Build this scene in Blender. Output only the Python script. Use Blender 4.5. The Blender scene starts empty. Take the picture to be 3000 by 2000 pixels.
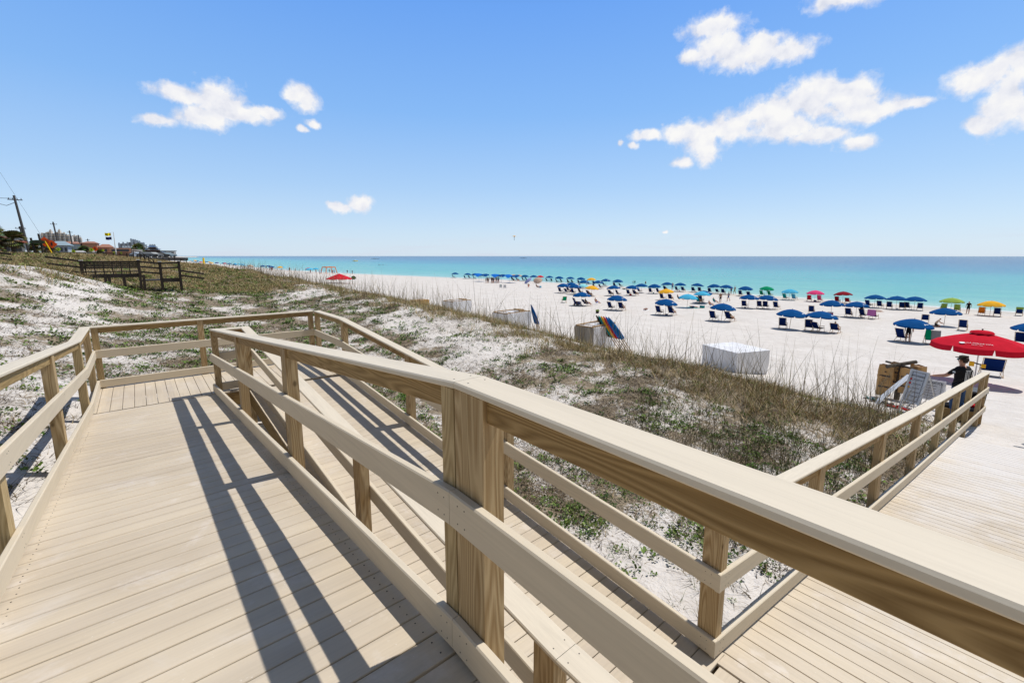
import bpy, bmesh, math, random, json
import numpy as np
from mathutils import Vector, Matrix, Euler
random.seed(7); rng=np.random.default_rng(7)
scene=bpy.context.scene
COL=scene.collection
R_=math.radians

SEA=-6.15
CP=np.array([
(-1,6.4,-.62),(-1.2,3,-.52),(-1,0,-.5),(-1,-8,-.4),(-6,0,.1),(-6,-8,.3),(-3,10,-.45),(-.9,10.8,-.95),(-6,12,.35),(-12,6,1.0),(-12,18,1.5),(-8,24,1.35),(-4.9,29,1.2),
(-3.7,31,1.0),(-2.4,32.5,.5),(-1.1,33,0.0),(.2,33,-.55),(1.8,32,-.85),(-2.4,36,-.25),(.5,36,-.62),(2.5,36,-.75),(-5,38,.8),(-12,38,1.5),(-20,10,1.6),(-25,30,1.8),
(1.0,1,-1.2),(1.1,6,-1.3),(1.3,9,-1.42),(3.2,11.2,-1.55),(1,13,-1.35),(-2,14,-.75),(3,9,-1.6),(3.3,5,-1.7),(3.3,1.6,-1.75),(3,-3,-1.8),(1,-6,-1.0),(6,-4,-2.0),(9,-4,-2.3),
(4.5,2.0,-1.82),(7,1.5,-2.15),(10,1.5,-2.3),(13,1.2,-2.48),(15,1,-2.66),(15,-4,-2.75),(12,-4,-2.6),
(5,6,-1.85),(5,12,-1.8),(5.5,20,-1.75),(4,28,-1.5),(1.5,22,-1.3),(-1,22,-.9),(-3,22,-.2),(-6,20,.6),
(7,4,-2.05),(8.5,8,-1.8),(8.5,14,-1.55),(9,20,-1.4),(9,28,-1.25),(8,36,-1.2),(5,40,-1.2),
(12.5,2.2,-2.45),(12.5,4,-2.2),(12.5,6.3,-1.85),(12.5,9.4,-1.78),(12.5,11,-1.95),(12.5,12.8,-1.72),(12.5,15,-1.5),(12.5,18.2,-1.42),(12.5,22.5,-1.3),(12.5,29.6,-1.15),(12.5,40,-.95),(12.5,53,-.85),(12.5,71,-.5),(12.5,96,-.55),(12.5,125,-.9),
(16.5,1,-2.85),(16.5,10,-2.75),(16.5,20,-2.7),(16.5,40,-2.5),(16.5,70,-2.3),(16.5,100,-2.3),(16.5,125,-2.5),(16.5,-8,-2.9),
(7,50,-.9),(5,60,-.6),(8,75,-.4),(3,70,.3),(2,85,.7),(0,55,.1),(-3,50,.6),(-3,65,1.2),(-2,85,1.5),(-8,60,1.5),(-12,90,1.55),(-25,60,1.7),(-25,120,1.6),(-5,120,1.5),(1,120,1.0),(5,120,.1),(-30,-8,1.6)],float)
def _k(dx,dy): return np.sqrt(dx*dx+(dy*.6)**2+.25)
def _solve():
    n=len(CP);K=_k(CP[:,None,0]-CP[None,:,0],CP[:,None,1]-CP[None,:,1])
    K-=np.eye(n)*.15
    A=np.zeros((n+1,n+1));A[:n,:n]=K;A[:n,n]=1;A[n,:n]=1
    b=np.zeros(n+1);b[:n]=CP[:,2];return np.linalg.solve(A,b)
_W=_solve()
def shore(y): return np.interp(y,[0,60,110,150,200,270,420,900,2000,5000],[93.5,94,93,84,71,64,61,58,45,-60])
def beach(x,y):
    t=(x-16.5)/(shore(y)-16.5)
    return np.interp(t,[-.5,0,.03,.07,.15,.25,.38,.6,.85,1,1.15,1.6,3],[-2.6,-2.85,-3.2,-3.62,-4.2,-4.8,-5.3,-5.72,-5.97,-6.15,-6.8,-8.5,-12])
def height(x,y):
    x=np.asarray(x,float);y=np.asarray(y,float);sh=x.shape;x=x.ravel();y=y.ravel()
    xc=np.clip(x,-30,20);yc=np.clip(y,-9,125);z=np.zeros(len(x))
    for i in range(0,len(x),20000):
        s=slice(i,i+20000);z[s]=_k(xc[s,None]-CP[None,:,0],yc[s,None]-CP[None,:,1])@_W[:-1]+_W[-1]
    w=np.clip((x-13.5)/3.5,0,1);w=w*w*(3-2*w);zb=beach(x,y)
    return (z*(1-w)+zb*w).reshape(sh)

# ---------------------------------------------------------------- materials
MATS={}
def nmat(name):
    m=bpy.data.materials.new(name); m.use_nodes=True; nt=m.node_tree; nt.nodes.clear()
    o=nt.nodes.new('ShaderNodeOutputMaterial'); b=nt.nodes.new('ShaderNodeBsdfPrincipled')
    nt.links.new(b.outputs[0],o.inputs[0]); return m,nt,b
class NT:
    def __init__(s,nt): s.nt=nt
    def n(s,t,ins=None,**kw):
        x=s.nt.nodes.new(t)
        for k,v in kw.items(): setattr(x,k,v)
        for k,v in (ins or {}).items():
            if isinstance(v,bpy.types.NodeSocket): s.nt.links.new(v,x.inputs[k])
            else: x.inputs[k].default_value=v
        return x
    def math(s,op,a,b=0.0,c=None,clamp=False):
        x=s.nt.nodes.new('ShaderNodeMath'); x.operation=op; x.use_clamp=clamp
        for i,v in enumerate((a,b,c)):
            if v is None: continue
            if isinstance(v,bpy.types.NodeSocket): s.nt.links.new(v,x.inputs[i])
            else: x.inputs[i].default_value=v
        return x.outputs[0]
    def mix(s,f,a,b,bt='MIX'):
        x=s.nt.nodes.new('ShaderNodeMix'); x.data_type='RGBA'; x.blend_type=bt
        for i,v in ((0,f),(6,a),(7,b)):
            if isinstance(v,bpy.types.NodeSocket): s.nt.links.new(v,x.inputs[i])
            else: x.inputs[i].default_value=v if i==0 else (*v,1)
        return x.outputs[2]
    def ramp(s,f,stops,interp='LINEAR'):
        x=s.nt.nodes.new('ShaderNodeValToRGB'); x.color_ramp.interpolation=interp
        e=x.color_ramp.elements
        while len(e)<len(stops): e.new(.5)
        for i,(p,c) in enumerate(stops): e[i].position=p; e[i].color=(*c,1) if len(c)==3 else c
        s.nt.links.new(f,x.inputs[0]); return x.outputs[0]
    def noise(s,vec,scale,detail=3,rough=.5,dist=0):
        x=s.n('ShaderNodeTexNoise',{'Scale':scale,'Detail':detail,'Roughness':rough,'Distortion':dist})
        if vec is not None: s.nt.links.new(vec,x.inputs['Vector'])
        return x.outputs['Fac']
    def map(s,vec,scale=(1,1,1),loc=(0,0,0),rot=(0,0,0)):
        x=s.n('ShaderNodeMapping',{'Scale':scale,'Location':loc,'Rotation':rot}); s.nt.links.new(vec,x.inputs['Vector']); return x.outputs[0]
    def bump(s,h,strength,dist,b):
        x=s.n('ShaderNodeBump',{'Strength':strength,'Distance':dist,'Height':h}); s.nt.links.new(x.outputs[0],b.inputs['Normal'])
def coords(t): return t.n('ShaderNodeTexCoord').outputs['Object']
def plain(name,c,rough=.7,spec=.3,var=.12,scale=6.,metal=0):
    if name in MATS: return MATS[name]
    m,nt,b=nmat(name); t=NT(nt); co=coords(t)
    n=t.noise(co,scale,4,.6); d=tuple(max(0,x*(1-var)) for x in c); l=tuple(min(1,x*(1+var)) for x in c)
    nt.links.new(t.ramp(n,[(.3,d),(.7,l)]),b.inputs['Base Color'])
    b.inputs['Roughness'].default_value=rough; b.inputs['Specular IOR Level'].default_value=spec; b.inputs['Metallic'].default_value=metal
    MATS[name]=m; return m
def composite(name,ax,c=(.60,.52,.405),board=None,dust=True,seed=0):
    """capped composite board: faint streaks along axis ax, sand dust, per-board tint"""
    m,nt,b=nmat(name); t=NT(nt); co=coords(t)
    sc=[60,60,60]; sc[ax]=1.6
    s1=t.noise(t.map(co,tuple(sc)),1.0,5,.65)
    sc2=[9,9,9]; sc2[ax]=.7
    s2=t.noise(t.map(co,tuple(sc2)),1.0,3,.5)
    f=t.math('ADD',t.math('MULTIPLY',s1,.55),t.math('MULTIPLY',s2,.45))
    col=t.ramp(f,[(.32,tuple(x*.88 for x in c)),(.5,c),(.68,tuple(min(1,x*1.08) for x in c))])
    if board is not None:
        sep=t.n('ShaderNodeSeparateXYZ',{0:co})
        k=t.math('FLOOR',t.math('DIVIDE',sep.outputs[board],.145))
        wn=t.n('ShaderNodeTexWhiteNoise',noise_dimensions='1D'); nt.links.new(k,wn.inputs['W'])
        col=t.mix(.5,col,t.ramp(wn.outputs['Value'],[(0,(.86,.85,.86)),(.5,(.95,.94,.93)),(1,(1.,.985,.95))]),'MULTIPLY')
    if dust:
        wx=t.math('MULTIPLY',t.math('SUBTRACT',t.n('ShaderNodeSeparateXYZ',{0:t.n('ShaderNodeNewGeometry').outputs['Position']}).outputs[0],6.),.13,clamp=True)
        d=t.ramp(t.noise(co,2.3,8,.72,.4),[(.57,(0,0,0)),(.66,(1,1,1))])
        col=t.mix(t.math('MULTIPLY',d,.42),col,(.72,.66,.6))
        sp=t.ramp(t.noise(co,55,2,.5),[(.73,(0,0,0)),(.78,(1,1,1))])
        col=t.mix(t.math('MULTIPLY',sp,.5),col,(.8,.76,.7))
        st=t.ramp(t.noise(co,.9,3,.6),[(.38,(.86,.84,.82)),(.62,(1,1,1))])
        col=t.mix(.8,col,st,'MULTIPLY')
        sd=t.ramp(t.math('ADD',t.noise(co,1.4,7,.7,.5),t.math('MULTIPLY',wx,.62)),[(.55,(0,0,0)),(.95,(1,1,1))])
        col=t.mix(t.math('MULTIPLY',sd,.9),col,(.655,.625,.60))
    nt.links.new(col,b.inputs['Base Color']); b.inputs['Roughness'].default_value=.62; b.inputs['Specular IOR Level'].default_value=.28
    t.bump(s1,.35,.002,b); MATS[name]=m; return m
def timber(name,ax,c0,c1,scale=1.0,green=0.):
    """pressure treated pine: growth ring grain running along axis ax, knots, green tint"""
    m,nt,b=nmat(name); t=NT(nt); co=coords(t)
    oi=t.n('ShaderNodeObjectInfo'); rnd=oi.outputs['Random']
    off=t.n('ShaderNodeVectorMath',{0:(7.3,5.1,9.7)},operation='SCALE'); nt.links.new(rnd,off.inputs['Scale'])
    v=t.n('ShaderNodeVectorMath',{0:co,1:off.outputs[0]},operation='ADD').outputs[0]
    sc=[7.,7.,7.]; sc[ax]=.62
    warp=t.noise(t.map(v,tuple(x*scale for x in sc)),1.0,2,.45)
    rings=t.math('FRACT',t.math('MULTIPLY',warp,26.))
    rings=t.math('PINGPONG',t.math('MULTIPLY',rings,2.),1.)
    sc2=[130.,130.,130.]; sc2[ax]=3.
    fine=t.noise(t.map(v,tuple(sc2)),1.0,3,.6)
    f=t.math('ADD',t.math('MULTIPLY',t.math('POWER',rings,1.3),.5),t.math('MULTIPLY',fine,.5))
    col=t.ramp(f,[(.12,c0),(.7,c1)])
    # knots
    sck=[5.,5.,5.]; sck[ax]=3.2
    vo=t.n('ShaderNodeTexVoronoi',{'Scale':1.}); nt.links.new(t.map(v,tuple(sck)),vo.inputs['Vector'])
    kn=t.ramp(vo.outputs['Distance'],[(.05,(1,1,1)),(.11,(0,0,0))])
    col=t.mix(t.math('MULTIPLY',kn,.75),col,tuple(x*.38 for x in c0))
    # weathering / greenish treatment
    w=t.noise(t.map(v,tuple(x*.5 for x in sc)),1.,3,.6)
    gm=t.math('MULTIPLY',t.ramp(t.math('ADD',t.math('MULTIPLY',rnd,.6),t.math('MULTIPLY',w,.4)),[(.45,(0,0,0)),(.75,(1,1,1))]),.0 if name.startswith('grey') else .3+green)
    col=t.mix(gm,col,(.24,.24,.13))
    v2=t.ramp(rnd,[(0,(.72,.72,.72)),(1,(1.12,1.08,1.02))])
    col=t.mix(.8,col,v2,'MULTIPLY')
    nt.links.new(col,b.inputs['Base Color']); b.inputs['Roughness'].default_value=.75; b.inputs['Specular IOR Level'].default_value=.2
    t.bump(f,.4,.003,b); MATS[name]=m; return m
AX=['x','y','z']
for a in range(3):
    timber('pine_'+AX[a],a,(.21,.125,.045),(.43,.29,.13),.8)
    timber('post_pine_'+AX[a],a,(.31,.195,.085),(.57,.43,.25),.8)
    composite('trim_'+AX[a],a,(.61,.53,.405),dust=False)
    composite('cap_'+AX[a],a,(.64,.57,.455),dust=False)
composite('deck_x_rows',0,board=1); composite('deck_y_rows',1,board=0)
timber('grey_wood_x',0,(.022,.019,.018),(.065,.056,.052)); timber('grey_wood_z',2,(.022,.018,.016),(.065,.052,.044))
plain('screw',(.05,.045,.04),.5,.4)
# sand of dunes and beach
def sandmat(name='sand'):
    m,nt,b=nmat(name); t=NT(nt); geo=t.n('ShaderNodeNewGeometry'); P=geo.outputs['Position']
    veg=t.n('ShaderNodeAttribute',attribute_name='veg').outputs['Fac']
    wet=t.n('ShaderNodeAttribute',attribute_name='wet').outputs['Fac']
    base=t.ramp(t.noise(P,.35,5,.6),[(.3,(.61,.57,.53)),(.7,(.695,.66,.625))])
    base=t.mix(.75,base,t.ramp(t.noise(P,1.6,7,.72,.4),[(.36,(.86,.85,.84)),(.62,(1.03,1.03,1.03))]),'MULTIPLY')
    lit=t.noise(P,3.2,9,.78,.6)
    thr=t.math('SUBTRACT',.78,t.math('MULTIPLY',veg,.38))
    mask=t.math('MULTIPLY',t.math('SUBTRACT',lit,thr),22.,clamp=True)
    fine=t.noise(P,22.,6,.75,.5)
    mask2=t.math('MULTIPLY',t.math('SUBTRACT',fine,t.math('SUBTRACT',.74,t.math('MULTIPLY',veg,.33))),20.,clamp=True)
    brown=t.ramp(t.noise(P,5.,3,.6),[(.35,(.11,.078,.042)),(.65,(.24,.18,.10))])
    col=t.mix(t.math('MULTIPLY',t.math('MAXIMUM',mask,mask2),.85),base,brown)
    col=t.mix(wet,col,(.50,.46,.40))
    nt.links.new(col,b.inputs['Base Color']); b.inputs['Roughness'].default_value=.95; b.inputs['Specular IOR Level'].default_value=.1
    vo=t.n('ShaderNodeTexVoronoi',{'Scale':1.9,'Randomness':1.}); nt.links.new(t.map(P,(1,.8,1)),vo.inputs['Vector'])
    fp=t.math('MULTIPLY',t.ramp(vo.outputs['Distance'],[(.0,(0,0,0)),(.28,(1,1,1))]),.8)
    sx=t.n('ShaderNodeSeparateXYZ',{0:P}).outputs[0]; trk=t.math('SINE',t.math('MULTIPLY',t.math('ADD',sx,t.math('MULTIPLY',t.noise(t.map(P,(.05,.02,1)),1.,2),14.)),2.6)); bandm=t.math('MULTIPLY',t.math('GREATER_THAN',sx,21.),t.math('LESS_THAN',sx,42.))
    hmm=t.math('ADD',t.math('ADD',t.noise(P,2.2,6,.65),t.math('MULTIPLY',t.noise(P,9.,3,.6),.35)),t.math('ADD',t.math('MULTIPLY',fp,.55),t.math('MULTIPLY',t.math('MULTIPLY',trk,bandm),.10)))
    t.bump(hmm,.8,.14,b); MATS[name]=m; return m
sandmat()
def vcol(name,rough=.7,trans=0.):
    m,nt,b=nmat(name); t=NT(nt); a=t.n('ShaderNodeAttribute',attribute_name='col')
    nt.links.new(a.outputs['Color'],b.inputs['Base Color']); b.inputs['Roughness'].default_value=rough; b.inputs['Specular IOR Level'].default_value=.2
    if trans: b.inputs['Subsurface Weight'].default_value=0.
    MATS[name]=m; return m
vcol('plants',.6)
def watermat():
    m,nt,b=nmat('sea_water'); t=NT(nt); P=t.n('ShaderNodeNewGeometry').outputs['Position']
    d=t.n('ShaderNodeAttribute',attribute_name='d').outputs['Fac']   # metres from the waterline
    st=t.noise(t.map(P,(.010,.0035,1)),1.,5,.6,.5)
    dd=t.math('ADD',d,t.math('MULTIPLY',t.math('SUBTRACT',st,.5),t.math('MINIMUM',t.math('MULTIPLY',d,1.1),260.)))
    f=t.math('DIVIDE',t.math('LOGARITHM',t.math('MAXIMUM',dd,1.),10.),4.)   # 1m..10km -> 0..1
    col=t.ramp(f,[(.0,(.56,.60,.50)),(.10,(.36,.56,.47)),(.27,(.19,.48,.43)),(.42,(.10,.42,.385)),(.54,(.045,.33,.37)),(.62,(.025,.18,.31)),(.70,(.03,.115,.24)),(.85,(.045,.10,.20)),(1,(.07,.12,.20))])
    rip=t.noise(t.map(P,(.11,.035,1)),1.,7,.68); col=t.mix(t.math('MULTIPLY',t.ramp(rip,[(.44,(0,0,0)),(.60,(1,1,1))]),.30),col,(.045,.30,.36),'MIX')
    foam=t.math('MULTIPLY',t.math('LESS_THAN',t.math('ADD',d,t.math('MULTIPLY',t.noise(P,.25,4,.6),3.)),2.6),.8)
    col=t.mix(foam,col,(.8,.8,.78))
    nt.links.new(col,b.inputs['Base Color']); b.inputs['Roughness'].default_value=.22; b.inputs['Specular IOR Level'].default_value=.22; b.inputs['IOR'].default_value=1.33
    h=t.math('ADD',t.noise(t.map(P,(1.1,.35,1)),1.,5,.62),t.math('MULTIPLY',t.noise(t.map(P,(.16,.05,1)),1.,3,.5),1.8))
    t.bump(h,.75,.40,b); MATS['sea_water']=m
watermat()
# ---------------------------------------------------------------- mesh helpers
class MB:
    def __init__(s): s.v=[]; s.f=[]; s.mi=[]
    def add(s,vs,fs,mi=0):
        o=len(s.v); s.v.extend([tuple(p) for p in vs]); s.f.extend([tuple(i+o for i in f) for f in fs]); s.mi.extend([mi]*len(fs)); return s
    def box(s,c,d,mi=0,M=None):
        x,y,z=[k/2 for k in d]; vs=[Vector(((i&1)*2-1,((i>>1)&1)*2-1,((i>>2)&1)*2-1)) for i in range(8)]
        vs=[Vector((v.x*x,v.y*y,v.z*z)) for v in vs]
        if M is not None: vs=[M@v for v in vs]
        vs=[v+Vector(c) for v in vs]
        return s.add(vs,[(0,2,3,1),(4,5,7,6),(0,1,5,4),(2,6,7,3),(0,4,6,2),(1,3,7,5)],mi)
    def tube(s,pts,rad,n=8,mi=0,cap=True):
        pts=[Vector(p) for p in pts]; rad=rad if isinstance(rad,(list,tuple)) else [rad]*len(pts)
        vs=[];fs=[]
        for i,p in enumerate(pts):
            t=(pts[min(i+1,len(pts)-1)]-pts[max(i-1,0)]).normalized()
            a=t.orthogonal().normalized() if abs(t.z)<.9 else Vector((1,0,0)).cross(t).normalized()
            if abs(t.z)<.9: a=t.cross(Vector((0,0,1))).normalized()
            b=t.cross(a)
            for k in range(n):
                an=2*math.pi*k/n; vs.append(p+(a*math.cos(an)+b*math.sin(an))*rad[i])
        for i in range(len(pts)-1):
            for k in range(n): fs.append((i*n+k,i*n+(k+1)%n,(i+1)*n+(k+1)%n,(i+1)*n+k))
        if cap: fs.append(tuple(range(n-1,-1,-1))); fs.append(tuple((len(pts)-1)*n+k for k in range(n)))
        return s.add(vs,fs,mi)
    def sweep(s,path,nrm,w0,w1,h0,h1,ch=.005,mi=0):
        """rectangular board with eased edges swept along path; offsets w along nrm, h along z"""
        N=Vector(nrm); Z=Vector((0,0,1)); w0,w1=min(w0,w1),max(w0,w1)
        sec=[(w0+ch,h0),(w1-ch,h0),(w1,h0+ch),(w1,h1-ch),(w1-ch,h1),(w0+ch,h1),(w0,h1-ch),(w0,h0+ch)]
        vs=[Vector(p)+N*a+Z*b for p in path for a,b in sec]; k=8; fs=[]
        for i in range(len(path)-1):
            for j in range(k): fs.append((i*k+j,i*k+(j+1)%k,(i+1)*k+(j+1)%k,(i+1)*k+j))
        fs.append(tuple(range(k-1,-1,-1))); fs.append(tuple((len(path)-1)*k+j for j in range(k)))
        return s.add(vs,fs,mi)
    def build(s,name,mats,parent=None,smooth=False,loc=None):
        me=bpy.data.meshes.new(name); v=s.v
        if loc is not None: L=Vector(loc); v=[(p[0]-L.x,p[1]-L.y,p[2]-L.z) for p in v]
        me.from_pydata(v,[],s.f)
        mats=mats if isinstance(mats,(list,tuple)) else [mats]
        for m in mats: me.materials.append(MATS[m] if isinstance(m,str) else m)
        me.polygons.foreach_set('material_index',s.mi)
        if smooth: me.polygons.foreach_set('use_smooth',[True]*len(s.f))
        bm=bmesh.new(); bm.from_mesh(me); bmesh.ops.recalc_face_normals(bm,faces=bm.faces); bm.to_mesh(me); bm.free()
        o=bpy.data.objects.new(name,me); COL.objects.link(o)
        if loc is not None: o.location=loc
        if parent is not None: o.parent=parent
        return o
def tag(o,label=None,cat=None,group=None,kind=None):
    for k,v in (('label',label),('category',cat),('group',group),('kind',kind)):
        if v: o[k]=v
    return o
def empty(name,loc=(0,0,0),rz=0,**kw):
    o=bpy.data.objects.new(name,None); COL.objects.link(o); o.location=loc; o.rotation_euler=(0,0,rz); o.empty_display_size=.2
    return tag(o,**kw)
def kids(o): return [c for c in bpy.data.objects if c.parent==o]
CH={}
def dup(root):
    def rec(o,par):
        c=o.copy(); COL.objects.link(c); c.parent=par
        for k in CH.get(o.name) or []: rec(k,c)
        return c
    return rec(root,None)
def register(root):
    """remember the tree under a template so that it can be copied"""
    def rec(o):
        CH[o.name]=kids(o)
        for k in CH[o.name]: rec(k)
    rec(root); return root
def ordw(i): return ['first','second','third','fourth','fifth','sixth','seventh','eighth','ninth','tenth','eleventh','twelfth','thirteenth','fourteenth','fifteenth','sixteenth','seventeenth','eighteenth','nineteenth','twentieth'][i] if i<20 else str(i+1)+('st' if (i+1)%10==1 else 'nd' if (i+1)%10==2 else 'rd' if (i+1)%10==3 else 'th')
def H(x,y): return float(height(x,y))
def grid_mesh(name,X,Y,Zf,mat,attrs=None,kind='structure'):
    gx,gy=np.meshgrid(X,Y); z=Zf(gx,gy); nx,ny=len(X),len(Y)
    co=np.stack([gx,gy,z],-1).reshape(-1,3).astype(np.float32)
    idx=np.arange(nx*ny).reshape(ny,nx); q=np.stack([idx[:-1,:-1],idx[:-1,1:],idx[1:,1:],idx[1:,:-1]],-1).reshape(-1,4)
    o=np_mesh(name,co,q,mat,smooth=True)
    for k,f in (attrs or {}).items():
        a=o.data.attributes.new(k,'FLOAT','POINT'); a.data.foreach_set('value',f(gx,gy).reshape(-1).astype(np.float32))
    if kind: o['kind']=kind
    return o
def np_mesh(name,co,q,mat,smooth=False,col=None):
    me=bpy.data.meshes.new(name); k=q.shape[1]
    me.vertices.add(len(co)); me.vertices.foreach_set('co',co.reshape(-1).astype(np.float32))
    me.loops.add(q.size); me.loops.foreach_set('vertex_index',q.reshape(-1).astype(np.int32))
    me.polygons.add(len(q)); me.polygons.foreach_set('loop_start',np.arange(0,q.size,k,dtype=np.int32))
    me.polygons.foreach_set('loop_total',np.full(len(q),k,np.int32))
    if smooth: me.polygons.foreach_set('use_smooth',np.ones(len(q),bool))
    if col is not None:
        a=me.attributes.new('col','FLOAT_COLOR','POINT'); c=np.ones((len(co),4),np.float32); c[:,:3]=col; a.data.foreach_set('color',c.reshape(-1))
    me.update(calc_edges=True); me.validate()
    me.materials.append(MATS[mat]); o=bpy.data.objects.new(name,me); COL.objects.link(o); return o

# ---------------------------------------------------------------- terrain
def sines(seed,n,lo,hi):
    r=np.random.default_rng(seed); k=np.exp(r.uniform(np.log(lo),np.log(hi),n)); a=r.uniform(0,2*np.pi,n); p=r.uniform(0,2*np.pi,n)
    return lambda x,y: sum(np.sin(2*np.pi*(x*np.cos(t)+y*np.sin(t))/w+q)*(w/hi)**.4 for w,t,q in zip(k,a,p))/np.sqrt(n)
S_b=sines(3,14,1.2,7.); S_p=sines(5,16,1.0,6.); S_q=sines(9,16,.6,3.5); S_l=sines(12,10,6.,22.)
def ss(a,b,x): t=np.clip((x-a)/(b-a),0,1); return t*t*(3-2*t)
def relief(x,y): return .07*S_b(x,y)*ss(3.2,6,x)*(1-ss(13.5,16,x))+.05*S_b(x,y)*(1-ss(-2.2,-1.1,x))+.1*S_l(x,y)*ss(12,30,y)*(1-ss(11,14,x))
def ground(x,y):
    x=np.asarray(x,float); y=np.asarray(y,float)
    return height(x,y)+relief(x,y)
def zones(x,y):
    """(litter, green plants, grass) densities 0..1"""
    x=np.asarray(x,float); y=np.asarray(y,float)
    g=.5+.5*np.tanh(2.2*S_p(x,y)); q=.5+.5*np.tanh(2.2*S_q(x,y)); l=.5+.5*np.tanh(2.0*S_l(x,y))
    dune=ss(3.1,3.9,x)*(1-ss(15.2,16.8,x+.5*S_p(x,y)))*(1-ss(120,140,y))
    corner=ss(4.2,7.0,x+(y-1.3)*1.1)
    near=(1-ss(9,17,y)); far=1-near
    crest=ss(9.6,11.6,x+.8*S_p(x,y))*(1-ss(15.0,16.6,x+.5*S_q(x,y)))
    tan=ss(38,55,y)*ss(-3,1,x)*(1-ss(14.8,16.5,x))
    white=ss(.45,.8,l)*ss(8,12,y)*(1-.7*tan)
    green=dune*corner*(near*(.25+.75*g)+far*(.45+.55*g))*(1-.5*white)*(1-.6*crest)
    litter=dune*corner*(near*(.60+.4*q)*(1-.35*(g>.8))+far*(.45+.5*q))*(1-.5*white)
    grass=np.maximum(dune*crest*(.55+.45*q),tan*.95)*(1-.6*ss(.6,.9,g)*(1-tan))
    # swale and landward slope
    left=(1-ss(-1.3,-.8,x))*(1-ss(20,26,y)*ss(-3,-2,x)); sw=ss(10.8,12.5,y)*(1-ss(45,60,y))*ss(-6,1,x)*(1-ss(7,10,x))
    green=np.maximum(green,np.maximum(sw*(.6+.4*g),left*(.36+.55*g*q)))
    litter=np.maximum(litter,np.maximum(sw*(.45+.5*q),left*(.40+.5*q*(.4+.6*l))))
    top=(1-ss(-2.6,-1.4,x))*ss(25,31,y+.6*x+3*S_p(x,y)); top=np.maximum(top,ss(34,40,y)*(1-ss(9,12,x)))
    grass=np.maximum(grass,top*(.5+.5*q)); litter=np.maximum(litter,top*.8)
    deck=((x>-.9)&(x<3.15)&(y<10.7)); gap=(x>.95)&(x<1.32)&(y<8.9)
    e=(x>2.8)&(y<1.45-.04*(x-2.93))
    f=np.where((deck&~gap)|e|(x>16.9),0,1.)
    return litter*f,green*f,grass*f
def axis(lo,hi,segs):
    """segs: (from,to,step) fine bands; geometric growth outside"""
    a=[]
    for s,e,d in segs: a+=list(np.arange(s,e,d))
    a.append(segs[-1][1]); st=segs[-1][2]; v=a[-1]
    while v<hi: st*=1.18; v+=st; a.append(min(v,hi))
    st=segs[0][2]; v=a[0]; b=[]
    while v>lo: st*=1.25; v-=st; b.append(max(v,lo))
    return np.array(sorted(set(b+a)))
gX=axis(-2500,260,[(-9,16.8,.16),(16.8,30,.6),(30,100,2.2)]); gY=axis(-120,9000,[(-5,22,.16),(22,60,.45),(60,130,1.6)])
def sandz(x,y): return ground(x,y)
def vegattr(x,y):
    l,g,gr=zones(x,y); return np.clip(l*.9+g*.25+gr*.45,0,1)
sand=grid_mesh('ground',gX,gY,sandz,'sand',{'veg':vegattr,'wet':lambda x,y:ss(-7,-1.2,x-shore(y)+1.2*S_p(x*.3,y*.3))*.8})
wX=np.array([-400,-100,0,40,50,55,58,60,62,64,66,68,70,74,78,82,86,88,90,91,92,93,94,95,96,97,98,100,103,107,112,120,130,145,170,200,260,350,500,800,1400,2500,5000,12000,40000.])
wY=axis(-3000,40000,[(-60,420,6.)])
sea=grid_mesh('sea',wX,wY,lambda x,y:np.full(x.shape,SEA),'sea_water',{'d':lambda x,y:x-shore(y)})
# ---------------------------------------------------------------- vegetation (ground cover: nobody could count it)
def sample(n,rmin,rmax,p,a0=-25,a1=95):
    u=rng.random(n); e=2-p
    r=(rmin**e+u*(rmax**e-rmin**e))**(1/e); a=np.radians(rng.uniform(a0,a1,n))
    return r*np.sin(a),r*np.cos(a),r
def leafy(n,name,which,p,leaves,size,cols,rmax=75,flat=.5,seedprob=1.0,label=None,cat=None,wide=.42,grow=.055):
    x,y,r=sample(n,3.0,rmax,p); z3=zones(x,y)[which]; k=rng.random(n)<np.clip(z3,0,1)**1.3*seedprob*(.25+1.1*(S_q(x*1.7,y*1.7)>.1))
    x,y,r=x[k],y[k],r[k]; m=len(x); s=size*(1+grow*np.maximum(r-6,0))*rng.uniform(.6,1.4,m)
    X=np.repeat(x,leaves); Y=np.repeat(y,leaves); S=np.repeat(s,leaves); M=m*leaves
    rad=S*1.7*np.sqrt(rng.random(M)); an=rng.uniform(0,2*np.pi,M)
    bx=X+rad*np.cos(an); by=Y+rad*np.sin(an); bz=ground(bx,by)+rng.uniform(0,.7,M)*S
    d=an+rng.normal(0,.9,M); el=rng.uniform(.05,1.1,M)*flat*2
    L=S*rng.uniform(.55,1.1,M); dx=np.cos(d)*np.cos(el)*L; dy=np.sin(d)*np.cos(el)*L; dz=np.sin(el)*L
    px=-np.sin(d)*L*wide; py=np.cos(d)*L*wide; tw=rng.normal(0,.35,M)*L*wide
    V=np.stack([np.stack([bx,by,bz],-1),np.stack([bx+dx*.55+px,by+dy*.55+py,bz+dz*.6+tw],-1),np.stack([bx+dx,by+dy,bz+dz],-1),np.stack([bx+dx*.55-px,by+dy*.55-py,bz+dz*.6-tw],-1)],1)
    C=np.array(cols)[rng.integers(0,len(cols),m)]; C=np.repeat(C,leaves,0)*rng.uniform(.65,1.35,(M,1)); C=np.repeat(C,4,0)
    o=np_mesh(name,V.reshape(-1,3),np.arange(M*4).reshape(-1,4),'plants',col=np.clip(C,0,1)); return tag(o,label,cat,kind='stuff')
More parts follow.
